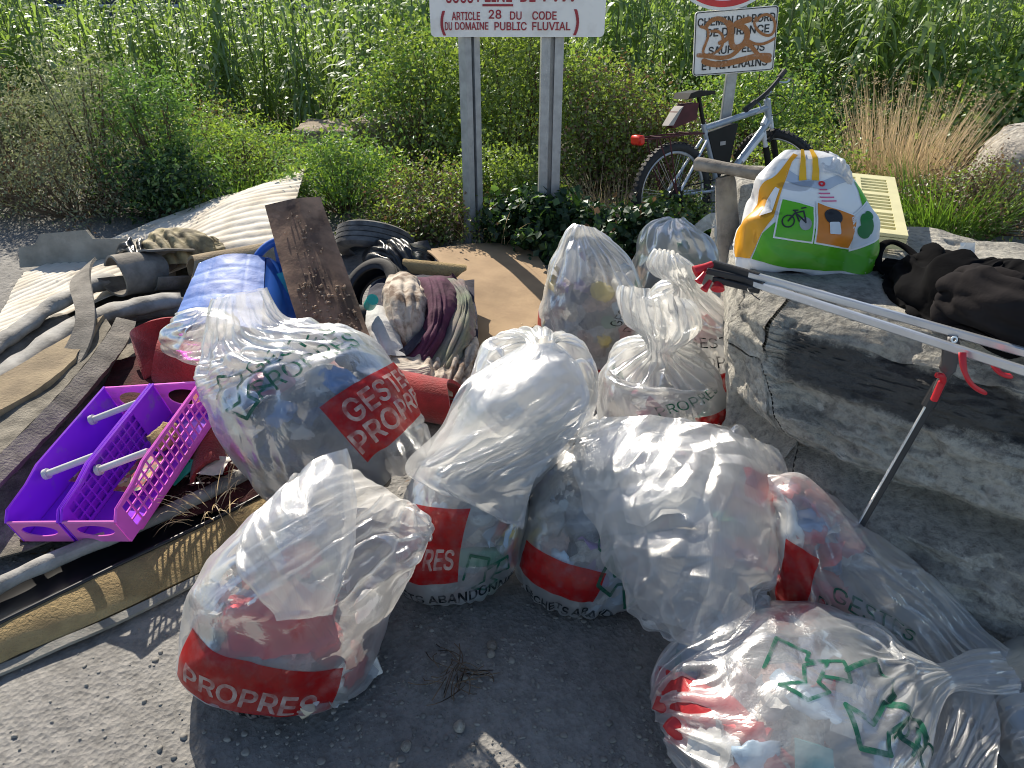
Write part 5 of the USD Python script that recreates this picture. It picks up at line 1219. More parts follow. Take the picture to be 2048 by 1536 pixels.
# blue tub under a folded pale tarpaulin
t_ = thing("blue_tub", "blue plastic tub lying on its side, its sunlit face creased in squares", "tub")
TL, TR, BL, BR = Y(398, 527, 3.06), Y(530, 517, 3.10), Y(342, 657, 2.66), Y(524, 662, 2.60)
Xt = sheet_grid([[TL, TR], [BL, BR]], 40, 50)
a, b = np.meshgrid(np.linspace(0, 1, 40), np.linspace(0, 1, 50), indexing="ij")
Xt[..., 2] += .03 * np.sin(np.pi * b) - .0012 * sum(np.exp(-((b - c) / .012) ** 2) for c in (.25, .5, .75)) - .004 * sum(np.exp(-((a - c) / .014) ** 2) for c in (.2, .4, .6, .8)) + (meshkit.fbm(Xt * 9, 3, 8) - .5) * .02
obj("creased_face", solid_sheet(Xt, .006), "tarp_pale_blue", t_, smooth=30)
sd_ = [[TR + V([.0, .02, .0]), TR + V([.06, .02, -.05]), TR + V([.10, 0, -.2]), TR + V([.11, 0, -.42])], [BR + V([.0, -.01, .0]), BR + V([.045, -.01, -.05]), BR + V([.09, -.02, -.16]), BR + V([.10, -.02, -.30])]]
obj("side", solid_sheet(np.maximum(sheet_grid(sd_, 20, 24), V([-9, -9, .01])), .006), "tub_blue", t_, smooth=True)
obj("back", solid_sheet(sheet_grid([[TL + V([0, .01, 0]), TR + V([.01, .01, 0])], [TL + V([0, .03, -.36]), TR + V([.1, .03, -.36])]], 8, 10), .006), "tub_blue", t_)
obj("rim", tube(spline([TR + V([-.04, .01, .0]), TR + V([.02, .05, .05]), TR + V([.12, .06, .07]), TR + V([.2, .05, .03])], 20), .018, 10), "tub_blue", t_, smooth=True)
obj("inner_face", solid_sheet(sheet_grid([[TR + V([.03, .05, .04]), TR + V([.22, .08, .04])], [TR + V([.06, -.02, -.28]), TR + V([.24, 0, -.28])]], 8, 8), .006), "tub_blue", t_)
obj("teal_sheet", solid_sheet(sheet_grid([[Y(553, 548, 3.0), Y(600, 535, 3.02)], [Y(590, 610, 2.92), Y(612, 612, 2.92)]], 8, 8), .004), "teal_plastic", label="small teal plastic sheet stuck between the blue tub and the brown board", cat="plastic sheet")
# rusty board, bent along its length
t_ = thing("rusty_board", "long rust-brown board with a bent ridge, leaning on the blue tub", "board")
cols = []
rows_ = [[Y(531, 412, 3.22), Y(590, 399, 3.20), Y(601, 397, 3.19), Y(640, 396, 3.24)], [Y(560, 520, 2.98), Y(620, 512, 2.96), Y(632, 512, 2.955), Y(684, 520, 2.99)], [Y(600, 655, 2.70), Y(665, 655, 2.68), Y(685, 655, 2.675), Y(735, 662, 2.70)], [Y(612, 690, 2.64), Y(672, 692, 2.62), Y(695, 692, 2.61), Y(745, 690, 2.63)]]
X = np.stack([V([r[0] + (r[1] - r[0]) * s for s in np.linspace(0, 1, 10)] + [r[1] + (r[2] - r[1]) * s for s in np.linspace(.25, .75, 3)] + [r[2] + (r[3] - r[2]) * s for s in np.linspace(0, 1, 7)]) for r in rows_])
X = np.stack([spline(X[:, j], 40) for j in range(X.shape[1])], 1)
X += grid_normals(X) * ((meshkit.fbm(X * 12, 3, 9) - .5) * .01)[..., None]
obj("sheet", solid_sheet(X, .014), "rust_board", t_, smooth=30)
gq = np.random.default_rng(44)
fl_ = []; NB = grid_normals(X); NB = NB * (1 if NB[..., 1].mean() < 0 else -1)
for i in range(170):
    a_, b_ = (gq.uniform(.62, .92), gq.uniform(.15, .95)) if i < 120 else (gq.uniform(.1, .6), np.clip(gq.normal(.55, .12), 0, 1))
    p = X[int(a_ * 39), int(b_ * (X.shape[1] - 1))] + NB[int(a_ * 39), int(b_ * (X.shape[1] - 1))] * .0085 + gq.normal(size=3) * .004
    m_ = trimesh.creation.icosphere(0, gq.uniform(.003, .011 if i < 120 else .006)); m_.vertices *= gq.uniform(.4, 1.3, 3); m_.apply_translation(p); fl_.append(m_)
obj("rust_crumbs", cat_mesh(fl_), "rust_flake", kind="stuff", label="crumbs of rust and dry earth lying on the leaning brown board", cat="crumbs")
# tyres
def tyre(name, label, c, axis, R, w, m, grooves=3):
    pr = [(R * .62, -w * .42), (R * .74, -w * .5), (R * .90, -w * .48), (R * .965, -w * .40)]
    for i in range(grooves + 1):
        a, b = -w * .4 + w * .8 * i / (grooves + 1), -w * .4 + w * .8 * (i + 1) / (grooves + 1)
        e = .018 * (1 - abs((a + b) / w) ** 2)
        pr += [(R * (.985 + e), a + w * .02), (R * (.985 + e), b - w * .02), (R * .955, b - w * .012), (R * .955, b + w * .012)]
    pr += [(R * .90, w * .48), (R * .74, w * .5), (R * .62, w * .42), (R * .64, w * .3), (R * .86, w * .4), (R * .9, 0), (R * .86, -w * .4), (R * .64, -w * .3), (R * .62, -w * .42)]
    m_ = lathe(pr, 56)
    return obj(name, placed(m_, frame_mat(c, np.cross(V([.1, 1.0, 0]), unit(axis)), axis)), m, smooth=35, label=label, cat="tyre")
tyre("old_tyre", "dusty worn tyre lying in the weeds behind the brown board", P(742, 492, .10) + V([0, .12, -.03]), V([.12, .62, .8]), .23, .15, "tyre_dusty")
tyre("old_tyre", "black tyre propped open-side up behind the heaped clothes", Y(748, 582, 3.36), V([-.45, -.55, .8]), .165, .11, "tyre_rubber", 2)
cloth("black_plastic", "torn black plastic sheeting draped beside the dusty tyre", "plastic sheeting", pz([[(740, 490, .10), (790, 478, .18), (850, 490, .12)], [(735, 520, .10), (800, 500, .18), (868, 525, .06)], [(760, 540, .06), (815, 530, .12), (862, 540, .04)]]), "black_film", 53, 36, 40, slack=1.28, noise=.01)
# heaped clothes
cloth("stained_cloth", "white stained cloth bulging on top of the heaped clothes", "cloth", [[Y(770, 560, 3.2), Y(795, 538, 3.2), Y(822, 545, 3.2), Y(845, 575, 3.15)], [Y(765, 600, 3.0), Y(800, 572, 2.92), Y(835, 580, 2.95), Y(852, 620, 3.0)], [Y(775, 650, 2.85), Y(805, 625, 2.76), Y(838, 640, 2.8), Y(846, 670, 2.86)], [Y(790, 700, 2.72), Y(812, 692, 2.70), Y(830, 690, 2.74), Y(838, 700, 2.8)]], "cloth_stained", 54, slack=1.18)
cloth("grey_cloth", "pale grey cloth hanging over the board's foot beside the stained cloth", "cloth", [[Y(735, 620, 2.86), Y(765, 605, 2.88), Y(790, 618, 2.86)], [Y(730, 660, 2.74), Y(765, 655, 2.70), Y(800, 660, 2.74)], [Y(740, 705, 2.62), Y(775, 705, 2.58), Y(800, 700, 2.64)]], "cloth_white", 55, 34, 34, slack=1.1)
cloth("purple_garment", "dark purple garment with navy edge in the heaped clothes", "garment", [[Y(832, 548, 3.2), Y(865, 545, 3.2), Y(905, 560, 3.15)], [Y(848, 590, 3.0), Y(880, 590, 2.92), Y(925, 610, 2.98)], [Y(842, 650, 2.82), Y(870, 655, 2.74), Y(905, 670, 2.82)], [Y(795, 705, 2.66), Y(840, 712, 2.62), Y(880, 708, 2.7)]], "cloth_purple", 56, slack=1.15)
cloth("navy_garment", "navy rag folded along the lower edge of the purple garment", "garment", [[Y(846, 610, 2.95), Y(858, 612, 2.94)], [Y(835, 665, 2.74), Y(850, 668, 2.72)], [Y(790, 700, 2.62), Y(800, 712, 2.60)]], "cloth_navy", 57, 36, 12, slack=1.08)
cloth("striped_garment", "olive and grey striped garment at the right of the heaped clothes", "garment", [[Y(885, 552, 3.15), Y(915, 555, 3.14), Y(945, 585, 3.1)], [Y(905, 610, 2.94), Y(930, 612, 2.9), Y(948, 640, 2.95)], [Y(882, 660, 2.80), Y(912, 670, 2.74), Y(940, 690, 2.82)], [Y(850, 720, 2.64), Y(880, 738, 2.58), Y(910, 735, 2.68)]], "cloth_striped", 58, slack=1.22)
cloth("dirty_cloth", "dirt-caked cloth at the foot of the heaped clothes", "cloth", [[Y(790, 700, 2.60), Y(870, 710, 2.66), Y(950, 660, 2.86)], [Y(800, 740, 2.50), Y(870, 745, 2.52), Y(950, 715, 2.72)], [Y(830, 775, 2.42), Y(880, 785, 2.44), Y(930, 765, 2.58)]], "cloth_stained", 59, slack=1.28, noise=.012)
cloth("heap_base", "earth-stained textile packed under the heaped clothes", "textile", [[Y(740, 560, 3.4), Y(840, 545, 3.4), Y(940, 570, 3.35)], [Y(735, 650, 2.95), Y(840, 620, 2.98), Y(950, 640, 3.0)], [Y(760, 740, 2.62), Y(850, 745, 2.6), Y(945, 730, 2.72)]], "cloth_navy", 60, slack=1.1)
m_ = trimesh.creation.cylinder(.024, .07, sections=14); m_.apply_transform(TM.euler_matrix(.7, .5, 0)); m_.apply_translation(Y(742, 605, 2.80)); obj("spray_head", rough(m_, .004, 40), "teal_bright", smooth=40, label="small pale teal plastic cap beside the pale grey cloth", cat="cap")
curl("foam_strip", "yellow foam strip behind the purple garment", Y(815, 535, 3.35), V([1, .05, -.12]), .03, .26, 0, 200, "tan_foam", .02, 2, "foam strip")
slab("cardboard_sheet", "flattened tan cardboard lying between the clothes and the row of bags", "cardboard", [[P(852, 500, .10), P(905, 492, .07), P(965, 487, .05), P(1095, 548, .04)], [P(905, 570, .10), P(960, 560, .07), P(1020, 570, .05), P(1090, 600, .03)], [P(935, 700, .03), P(975, 698, .02), P(1020, 680, .02), P(1080, 650, .02)]], .008, "cardboard", 26, 30, .012, 5, 11)
# red felt
curl("red_felt_roll", "red felt roll between the crate and the clear film", P(325, 720, .20), V([1, -.22, -.05]), .085, .36, -40, 275, "felt_red", .014, 4, "felt roll")
slab("red_felt_piece", "red felt piece curling up behind the carpet strip's end", "felt", [[P(262, 668, .20), P(300, 642, .27), P(350, 634, .27), P(400, 650, .2)], [P(268, 690, .18), P(305, 668, .22), P(340, 672, .2), P(380, 700, .17)], [P(290, 760, .10), P(320, 740, .12), P(350, 730, .12), P(400, 745, .12)]], .012, "felt_red", 20, 30, .006, 9, 3)
slab("maroon_carpet", "dark maroon carpet lying under the purple crate", "carpet", [[P(230, 720, .10), P(330, 710, .11), P(430, 740, .11), P(520, 800, .08)], [P(200, 800, .08), P(330, 820, .10), P(440, 840, .11), P(540, 890, .08)], [P(120, 960, .06), P(280, 960, .07), P(430, 950, .09), P(550, 985, .06)], [P(40, 1080, .05), P(240, 1060, .05), P(400, 1030, .06), P(540, 1010, .05)]], .012, "carpet_maroon", 36, 40, .022, 8, 12)
curl("red_felt_roll", "end of a red felt roll sticking out between the torn-corner bag and the middle bag", Y(660, 770, 2.52) + V([0, 0, .02]), V([1, -.26, -.05]), .082, .52, -20, 335, "felt_red", .013, 6, "felt roll")
curl("red_felt_roll", "dark red felt roll along the left foot of the torn-corner bag", P(418, 800, .15), V([.30, -.9, -.1]), .05, .42, -30, 310, "felt_red", .012, 7, "felt roll")
# ------------------------------------------------------------------ the purple and pink stacking toy crate
N0, N1 = P(263, 1083, .115), P(438, 822, .22)
T0 = P(205, 1018, .255)
xl = unit(N1 - N0)
up_ = T0 - N0
up_ = unit(up_ - xl * (up_ @ xl))
wl = np.cross(up_, xl)          # towards the left of the picture
if wl[0] > 0: wl = -wl
Lc, Hc, Wc = np.linalg.norm(N1 - N0), .135, .185
FC = np.eye(4); FC[:3, 0], FC[:3, 1], FC[:3, 2], FC[:3, 3] = xl, wl, np.cross(xl, wl), N0
if FC[:3, 2] @ up_ < 0: FC[:3, 2] *= -1
TC = thing("toy_crate", "purple and pink plastic double toy crate with lattice sides, lying tilted", "crate")
def crate(name, mesh, m, par=None):
    return obj(name, placed(mesh, FC), m, par or TC, smooth=35)
RX = TM.rotation_matrix(math.pi / 2, [1, 0, 0])
def wall_lattice(y, nx0, nx1, m, name, low=.015, shape=None, dense=True, th=.004):
    """long side wall in the x-z plane at distance y, with a lattice of openings from nx0 to nx1"""
    prof = shape or [(0, 0), (Lc, 0), (Lc, Hc * .98), (Lc * .34, Hc * .98), (Lc * .22, Hc * .86), (Lc * .05, Hc * .80), (0, Hc * .62)]
    p = sg.Polygon(prof)
    inner = p.buffer(-.011)
    holes = []
    cx = .031
    for i in range(int((nx1 - nx0) / cx)):
        for j in range(4):
            x, z = nx0 + (i + .5) * cx, .018 + j * .029
            holes.append(affinity.rotate(sg.box(x, z, x + .022, z + .020).buffer(.002), 0))
    p = p.difference(union_all(holes).intersection(inner))
    q = extrude(p, th, -th / 2); q.apply_transform(RX); q.apply_translation([0, y, 0])
    w = crate(name, q, m)
    rim = tube(V([[x, 0, z] for x, z in prof[2:]] ) + V([0, y, 0]), .0055, 6, up=(0, 1, 0))
    crate("rim", rim, m, w)
    return w
def wall_end(x, y0, y1, h, m, hole=True):
    p = sg.box(min(y0, y1), 0, max(y0, y1), h)
    if hole:
        c = ((y0 + y1) / 2, h * .56)
        p = p.difference(affinity.scale(sg.Point(*c).buffer(1, 20), abs(y1 - y0) * .36, h * .27))
    q = extrude(p, .004, -.002)
    R = np.eye(4); R[:3, 0], R[:3, 1], R[:3, 2] = [0, 1, 0], [0, 0, 1], [1, 0, 0]
    q.apply_transform(R); q.apply_translation([x, 0, 0])
    w = crate("end_wall", q, m)
    crate("rim", tube(V([[x, y0, h], [x, y1, h]]), .005, 6), m, w)
wall_lattice(0, .03, Lc - .02, "toy_pink", "lattice_wall")
wall_lattice(Wc, .03, Lc * .75, "toy_purple", "lattice_wall")
wall_lattice(Wc + .012, .9, .9, "toy_purple", "side_wall")
wall_lattice(2 * Wc + .012, .9, .9, "toy_purple", "side_wall")
wall_end(0.002, .004, Wc - .004, Hc * .62, "toy_pale_pink"); wall_end(Lc - .002, .004, Wc - .004, Hc * .96, "toy_pink")
wall_end(0.002, Wc + .016, 2 * Wc + .008, Hc * .62, "toy_pale_pink"); wall_end(Lc - .002, Wc + .016, 2 * Wc + .008, Hc * .96, "toy_pink")
for y0 in (0, Wc + .012):
    crate("bottom", box((Lc * .98, Wc - .012, .004), (Lc / 2, y0 + Wc / 2, .003)), "toy_purple")
    crate("foot_rail", box((Lc * .8, .02, .018), (Lc / 2, y0 + .016, -.010), .004), "toy_pink")
for i, (x, y) in enumerate(((.16, 2 * Wc - .02), (.38, 2 * Wc - .02), (.17, Wc - .02))):
    crate("post", tube(V([[x * Lc / .5, y, Hc * .78], [x * Lc / .5 + .05, y - .15, Hc * .92]]), .0105, 12), "rod_white")
    crate("post_cap", cat_mesh([tube(V([[x * Lc / .5 - .004, y + .012, Hc * .77], [x * Lc / .5, y, Hc * .78]]), .0165, 12)]), "rod_white")
# rubbish in the crate
q = scrap(np.random.default_rng(12), .085); q.apply_transform(TM.scale_matrix(1)); q.vertices[:, 2] *= .25
obj("patterned_paper", placed(placed(q, TM.translation_matrix([Lc * .5, 1.5 * Wc, .035])), FC), "patterned_paper", smooth=40, label="flower-patterned paper lying in the rear bin of the toy crate", cat="paper")
q = scrap(np.random.default_rng(13), .08); q.vertices[:, 2] *= .3
obj("patterned_paper", placed(placed(q, TM.translation_matrix([Lc * .42, .5 * Wc, .04])), FC), "patterned_paper", smooth=40, label="flower-patterned paper lying in the pink-walled bin of the toy crate", cat="paper")
q = wad(np.random.default_rng(14), .04)
obj("foam_scrap", placed(placed(q, TM.translation_matrix([Lc * .68, .45 * Wc, .05])), FC), "tan_foam", smooth=40, label="tan foam scrap in the pink-walled bin of the toy crate", cat="foam scrap")
# bits beside the crate
pc = P(368, 945, .13)
comb = cat_mesh([box((.10, .022, .006))] + [box((.007, .03, .005), (-.045 + i * .011, .022, 0)) for i in range(9)])
obj("teal_comb", placed(comb, frame_mat(pc, V([.5, .8, .25]), V([.3, -.5, .8]))), "teal_bright", label="toothed teal plastic strip at the pink wall's far foot", cat="plastic strip")
q = scrap(np.random.default_rng(15), .055); q.vertices[:, 2] *= .4; q.apply_translation(P(430, 930, .15)); obj("striped_rag", q, "cream_scrap", smooth=40, label="pale pink crumpled rag between the crate and the torn-corner bag", cat="rag")
gq = np.random.default_rng(46)
bp = [P(u, v, .12) for u, v in zip(gq.normal(415, 26, 130), gq.normal(905, 26, 130))]
b_ = blades(V(bp) + gq.normal(size=(130, 3)) * .01, gq.normal(size=(130, 3)) * V([1, 1, .45]) + V([0, 0, .25]), gq.uniform(.02, .06, 130), gq.uniform(.005, .013, 130), gq.uniform(.1, .6, 130), 3)
obj("wood_chips", b_, "straw", kind="stuff", label="dry wood chips and shavings spilled beside the crate", cat="chips")
# ------------------------------------------------------------------ long trim with tan foam face, black lining and grey pole
t_ = thing("foam_trim", "long bumper-like trim with tan foam face and black lining, in front of the crate", "trim")
top_ = [P(-60, 1285, .06), P(120, 1196, .06), P(300, 1108, .06), P(430, 1046, .06), P(545, 985, .06)]
bot_ = [P(-60, 1352, .012), P(120, 1275, .012), P(300, 1195, .012), P(420, 1135, .014), P(545, 1075, .02)]
mid_ = [(a + b) / 2 + V([.0, -.006, .008]) for a, b in zip(top_, bot_)]
slab("foam_face", None, None, [top_, mid_, bot_], .022, "tan_foam", 14, 60, .004, 14, 13, t_)
slab("lower_edge", None, None, [[p + V([0, -.014, .002]) for p in bot_], [p + V([.0, -.045, -.004]) for p in bot_]], .012, "foam_grey", 5, 40, .003, 12, 14, t_)
back_ = [P(-60, 1215, .05), P(120, 1115, .06), P(300, 1040, .06), P(430, 975, .07), P(530, 930, .07)]
slab("lining", None, None, [[p + V([0, .012, .004]) for p in top_], [(a + b) / 2 + V([0, 0, -.022]) for a, b in zip(top_, back_)], back_], .006, "trim_black", 16, 50, .003, 9, 15, t_)
obj("top_edge", tube(spline([p + V([0, .004, .012]) for p in top_], 40), .007, 6), "trim_black", t_, smooth=True)
obj("grey_pole", rough(tube(spline([P(-70, 1215, .075), P(60, 1140, .085), P(200, 1082, .085), P(370, 1008, .09), P(520, 930, .10)], 60), .026, 14, flat=.8), .005, 14, 3), "hose_grey", smooth=True, label="long pale grey pole lying along the black lining of the trim", cat="pole")
grass("dry_grass_wisp", "thin wisp of dry grass growing over the black lining", "grass tuft", P(425, 1010, .11), .09, 46, .22, "straw", 71, .003, 1.0, 1.0)
# ------------------------------------------------------------------ things on and against the stone block
plain("wood_grey", (.30, .27, .23), .9, var=.3, scale=5, bump=.006, bscale=18, col2=(.13, .115, .10), stretch=(2, 2, 2))
plain("bag_white", (.74, .75, .76), .38, var=.04, scale=6, bump=.003, bscale=14)
plain("bag_green", (.09, .36, .015), .32, var=.1, scale=5, bump=.002, bscale=14)
plain("bag_dark_green", (.02, .14, .03), .35, var=.1)
plain("bag_orange", (.78, .36, .012), .34, var=.12, scale=6)
plain("bag_panel_orange", (.62, .20, .02), .36, var=.12)
plain("bag_yellow", (.75, .42, .015), .36, var=.08)
plain("bag_grey_blue", (.40, .46, .56), .38, var=.08)
plain("bag_pale_grey", (.56, .60, .64), .38, var=.06)
plain("grate_cream", (.68, .64, .36), .45, var=.08)
plain("fleece_black", (.008, .008, .009), .98, var=.2, scale=9, bump=.001, bscale=150, spec=.05)
plain("fleece_charcoal", (.022, .020, .021), .98, var=.15, scale=9, bump=.001, bscale=150, spec=.05)
plain("tube_silver", (.66, .68, .70), .3, metal=.75, var=.06)
plain("picker_black", (.02, .02, .022), .4, var=.15)
plain("picker_grip", (.075, .07, .07), .55, var=.1)
plain("picker_red", (.55, .02, .03), .35, var=.1)
plain("tissue", (.78, .78, .77), .8, var=.04)
# stake and driftwood log
def timber(name, label, pts, r, m, seed, flat=.6, sides=14, cat="timber"):
    X = tube(spline(pts, 40), r, sides, flat=flat)
    v = np.asarray(X.vertices); n = X.vertex_normals
    d = unit(pts[-1] - pts[0]); al = (v @ d)[:, None] * d
    X.vertices = v + n * ((meshkit.fbm((v - al) * 45 + al * 5, 3, seed) - .5) * r * .6)[:, None]
    return obj(name, X, m, smooth=40, label=label, cat=cat)
timber("weathered_stake", "upright weathered wooden stake at the back left corner of the block", V([Y(1462, 560, 2.70), Y(1458, 470, 2.74), Y(1452, 400, 2.78), Y(1448, 352, 2.80)]), .052, "wood_grey", 1, .55)
timber("driftwood_log", "grey driftwood log lying across the stake, behind the shopping bag", V([Y(1392, 326, 2.84), Y(1440, 336, 2.80), Y(1500, 345, 2.76), Y(1570, 352, 2.72)]), .035, "wood_grey", 2, .62)
# shopping bag
sp_ = px([(1500, 528, 1735, 538, 2.02, .03), (1478, 524, 1756, 536, 2.02, .095), (1474, 505, 1754, 515, 2.02, .10), (1478, 470, 1744, 478, 2.03, .10), (1498, 415, 1728, 424, 2.06, .085), (1518, 365, 1708, 375, 2.09, .06), (1542, 322, 1680, 328, 2.11, .045), (1566, 300, 1656, 304, 2.12, .03)])
sb = bag("shopping_bag", "green, white and orange shopping bag with picture panels standing on the block", sp_, nv=70, nu=110, m="bag_white", seed=61, slack=1.015, gather=1.02, boxy=.6, crease=.016, group=None, cat="shopping bag", gravity=0.0, noise=.005, tether=.03, base=None)
sb.sign = 1.0 if on_film(sb, V([.25]), V([.5]), .01)[0][1] < on_film(sb, V([.25]), V([.5]), 0)[0][1] else -1.0
def stick(name, pts, m, off=.0015, poly=None):
    p = poly if poly is not None else sg.Polygon(pts)
    q = affinity.affine_transform(p, [1 / 715, 0, 0, -1 / 690, -1612 / 715, 455 / 690])
    return obj(name, decal(sb, q.simplify(.0004), .25, .46, 0, off), m, sb.root, smooth=True)
stick("green_field", [(1495, 548), (1560, 560), (1700, 562), (1762, 550), (1758, 470), (1738, 400), (1722, 375), (1712, 410), (1702, 455), (1640, 480), (1560, 500), (1528, 480), (1510, 500)], "bag_green")
stick("orange_side", [(1430, 560), (1492, 548), (1508, 500), (1524, 470), (1530, 400), (1540, 330), (1556, 310), (1535, 305), (1500, 380), (1440, 450)], "bag_orange")
stick("white_gusset", [(1498, 470), (1518, 460), (1524, 410), (1514, 405), (1502, 430)], "bag_white", .003)
stick("grey_band", [(1532, 350), (1580, 372), (1625, 384), (1700, 352), (1706, 375), (1640, 405), (1628, 408), (1570, 396), (1530, 380)], "bag_grey_blue")
def frame_panel(name, pts, m, d=3):
    stick(name + "_border", pts, "bag_white", .003)
    stick(name, None, m, .0042, sg.Polygon(pts).buffer(-d))
frame_panel("bicycle_panel", [(1532, 428), (1602, 445), (1598, 515), (1528, 508)], "bag_green")
frame_panel("bulb_panel", [(1606, 432), (1690, 462), (1668, 524), (1600, 515)], "bag_panel_orange")
frame_panel("tree_panel", [(1672, 464), (1722, 428), (1742, 500), (1668, 528)], "bag_pale_grey")
ln_ = lambda *p, w=1.6: sg.LineString(p).buffer(w)
bike_draw = union_all([sg.Point(1551, 478).buffer(12).difference(sg.Point(1551, 478).buffer(9.5)), ln_((1551, 478), (1563, 462), (1580, 478)), ln_((1563, 462), (1578, 458), (1582, 480)), ln_((1574, 452), (1582, 450)), ln_((1559, 456), (1567, 456)), ln_((1562, 458), (1570, 478))])
stick("bicycle_picture", None, "picker_black", .0058, bike_draw)
stick("wheel_picture", None, "grey_scrap", .0056, sg.Point(1582, 482).buffer(11))
stick("bulb_picture", None, "picker_black", .0058, affinity.scale(sg.Point(1636, 466).buffer(1), 17, 16))
stick("bulb_neck", None, "bag_pale_grey", .0062, sg.box(1629, 480, 1643, 496).buffer(2))
stick("tree_picture", None, "bag_dark_green", .0058, union_all([affinity.scale(sg.Point(1702, 478).buffer(1), 12, 20), affinity.scale(sg.Point(1694, 492).buffer(1), 12, 12), affinity.scale(sg.Point(1710, 462).buffer(1), 7, 9)]))
stick("red_roundel", None, "picker_red", .003, sg.Point(1622, 392).buffer(8).difference(sg.Point(1622, 392).buffer(3)))
for i, (a_, b_) in enumerate(((1614, 1632), (1612, 1638), (1614, 1646), (1618, 1650))):
    stick("printed_line", None, "pink_scrap", .003, sg.box(a_, 405 + i * 8, b_, 408 + i * 8))
stick("handle", [(1566, 285), (1582, 285), (1588, 378), (1568, 380)], "bag_yellow", .004)
stick("handle", [(1612, 283), (1630, 285), (1618, 382), (1600, 380)], "bag_yellow", .004)
ct = [[Y(1640, 308, 2.10), Y(1675, 312, 2.11), Y(1690, 345, 2.10)], [Y(1645, 330, 2.04), Y(1690, 318, 2.05), Y(1705, 355, 2.06)], [Y(1650, 345, 2.02), Y(1680, 350, 2.02), Y(1700, 372, 2.03)]]
flap(sb, ct, 24, 24, "bag_film_milky", 62, 1.12)
# pale plastic grating
g0, g1, g2 = P(1815, 478, .835), P(1788, 360, .87), P(1735, 466, .835)
Xg, Yg = g1 - g0, unit(g2 - g0)
Lg = np.linalg.norm(Xg); Wg = .34
FG = frame_mat(g0, Xg, np.cross(Xg, V([-1, .0, 0.0])))
if FG[2, 2] < 0: FG[:3, 1:3] *= -1
sy = 1 if (FG[:3, 1] @ V([-1, 0, 0])) > 0 else -1
t = thing("plastic_grating", "pale yellow plastic grating lying behind the shopping bag on the block", "grating")
holes = []
for bx_ in range(3):
    for by_ in range(3):
        for s_ in range(5):
            x0_, y0_ = .035 + bx_ * (Lg - .05) / 3, .03 + by_ * (Wg - .04) / 3
            w_ = (Lg - .05) / 3 - .02
            holes.append(sg.box(x0_ + s_ * w_ / 5, y0_, x0_ + s_ * w_ / 5 + w_ / 5 - .008, y0_ + (Wg - .04) / 3 - .016))
pg = sg.box(0, 0, Lg, Wg).difference(union_all(holes))
if sy < 0: pg = affinity.scale(pg, 1, -1, origin=(0, 0))
obj("grid", placed(extrude(pg, .010, .0), FG), "grate_cream", t)
fr_ = sg.box(0, 0, Lg, Wg).difference(sg.box(.018, .018, Lg - .018, Wg - .018))
if sy < 0: fr_ = affinity.scale(fr_, 1, -1, origin=(0, 0))
obj("edge_flange", placed(extrude(fr_, .034, -.036), FG), "grate_cream", t)
# black fleece and its strap
t = thing("black_fleece", "black fleece bundle with a strap loop lying on the block's right end", "garment")
fx = rings(px([(1755, 540, 1780, 520, 1.93, .02), (1790, 590, 1830, 510, 1.88, .05), (1850, 650, 1890, 505, 1.74, .09), (1930, 690, 1975, 520, 1.62, .11), (2010, 715, 2050, 540, 1.55, .11), (2080, 730, 2110, 560, 1.5, .08)]), 60, 60)
q = make_film(fx, True, 1.16, seed=63, noise=.014, tether=.006, bend=.5, floor=.80, iters=200, crease=.02)
obj("body", trimesh.Trimesh(q.X.reshape(-1, 3), grid_faces(*q.X.shape[:2], True), process=False), "fleece_black", t, smooth=True)
fx = rings(px([(1882, 590, 1900, 560, 1.62, .02), (1890, 620, 1935, 535, 1.60, .05), (1945, 660, 1990, 530, 1.54, .07), (2010, 680, 2050, 545, 1.48, .08), (2080, 700, 2110, 560, 1.44, .06)]), 56, 56)
q = make_film(fx, True, 1.2, seed=64, noise=.018, tether=.006, bend=.5, floor=.82, iters=200, crease=.02)
obj("sleeve", trimesh.Trimesh(q.X.reshape(-1, 3), grid_faces(*q.X.shape[:2], True), process=False), "fleece_charcoal", t, smooth=True)
obj("strap", tube(spline([Y(1765, 545, 1.93), Y(1758, 500, 1.97), Y(1785, 484, 2.0), Y(1818, 500, 1.97), Y(1832, 530, 1.9)], 30), .013, 8, flat=.5), "fleece_black", t, smooth=True)
q = scrap(np.random.default_rng(65), .022); q.apply_transform(TM.rotation_matrix(1.2, [1, 0, 0])); q.apply_translation(P(1932, 503, .86)); obj("tissue_scrap", q, "tissue", smooth=40, label="crumpled white tissue behind the black fleece", cat="tissue")
# litter pickers
def bar(a, b, w, h):
    m_ = box((np.linalg.norm(b - a), w, h), (0, 0, 0), min(w, h) * .22); return placed(m_, frame_mat((a + b) / 2, b - a, V([0, 0, 1])))
def picker(label, a, b, jaw=True, grip=True, cup_dir=V([-.8, -.15, -.35])):
    """a = jaw end, b = grip end"""
    t = thing("litter_picker", label, "litter picker", "aluminium litter pickers with red and black fittings")
    d = unit(b - a); L = np.linalg.norm(b - a)
    obj("shaft", bar(a + d * .10, b, .013, .019), "tube_silver", t)
    if jaw:
        side = unit(np.cross(d, V([0, 0, 1])))
        obj("jaw", bar(a, a + d * .13, .012, .022), "picker_black", t)
        obj("jaw", bar(a + side * .03 + V([0, 0, -.01]), a + d * .12 + V([0, 0, -.014]), .010, .016), "picker_black", t)
        for k, c in ((0, a), (1, a + side * .04 + V([0, 0, -.012]))):
            e = unit(cup_dir if k == 0 else V([-.5, -.4, -.6]))
            q_ = 1.0 if k == 0 else .6
            obj("rubber_cup", placed(lathe(V([[0, 0], [.009, 0], [.011, .02], [.017, .046], [.018, .05], [0, .042]]) * q_, 14), frame_mat(c, np.cross(e, V([.2, .1, 1])), e)), "picker_red", t, smooth=40)
    return t, d
A1, A2 = P(1425, 528, .855), P(2075, 712, .835)
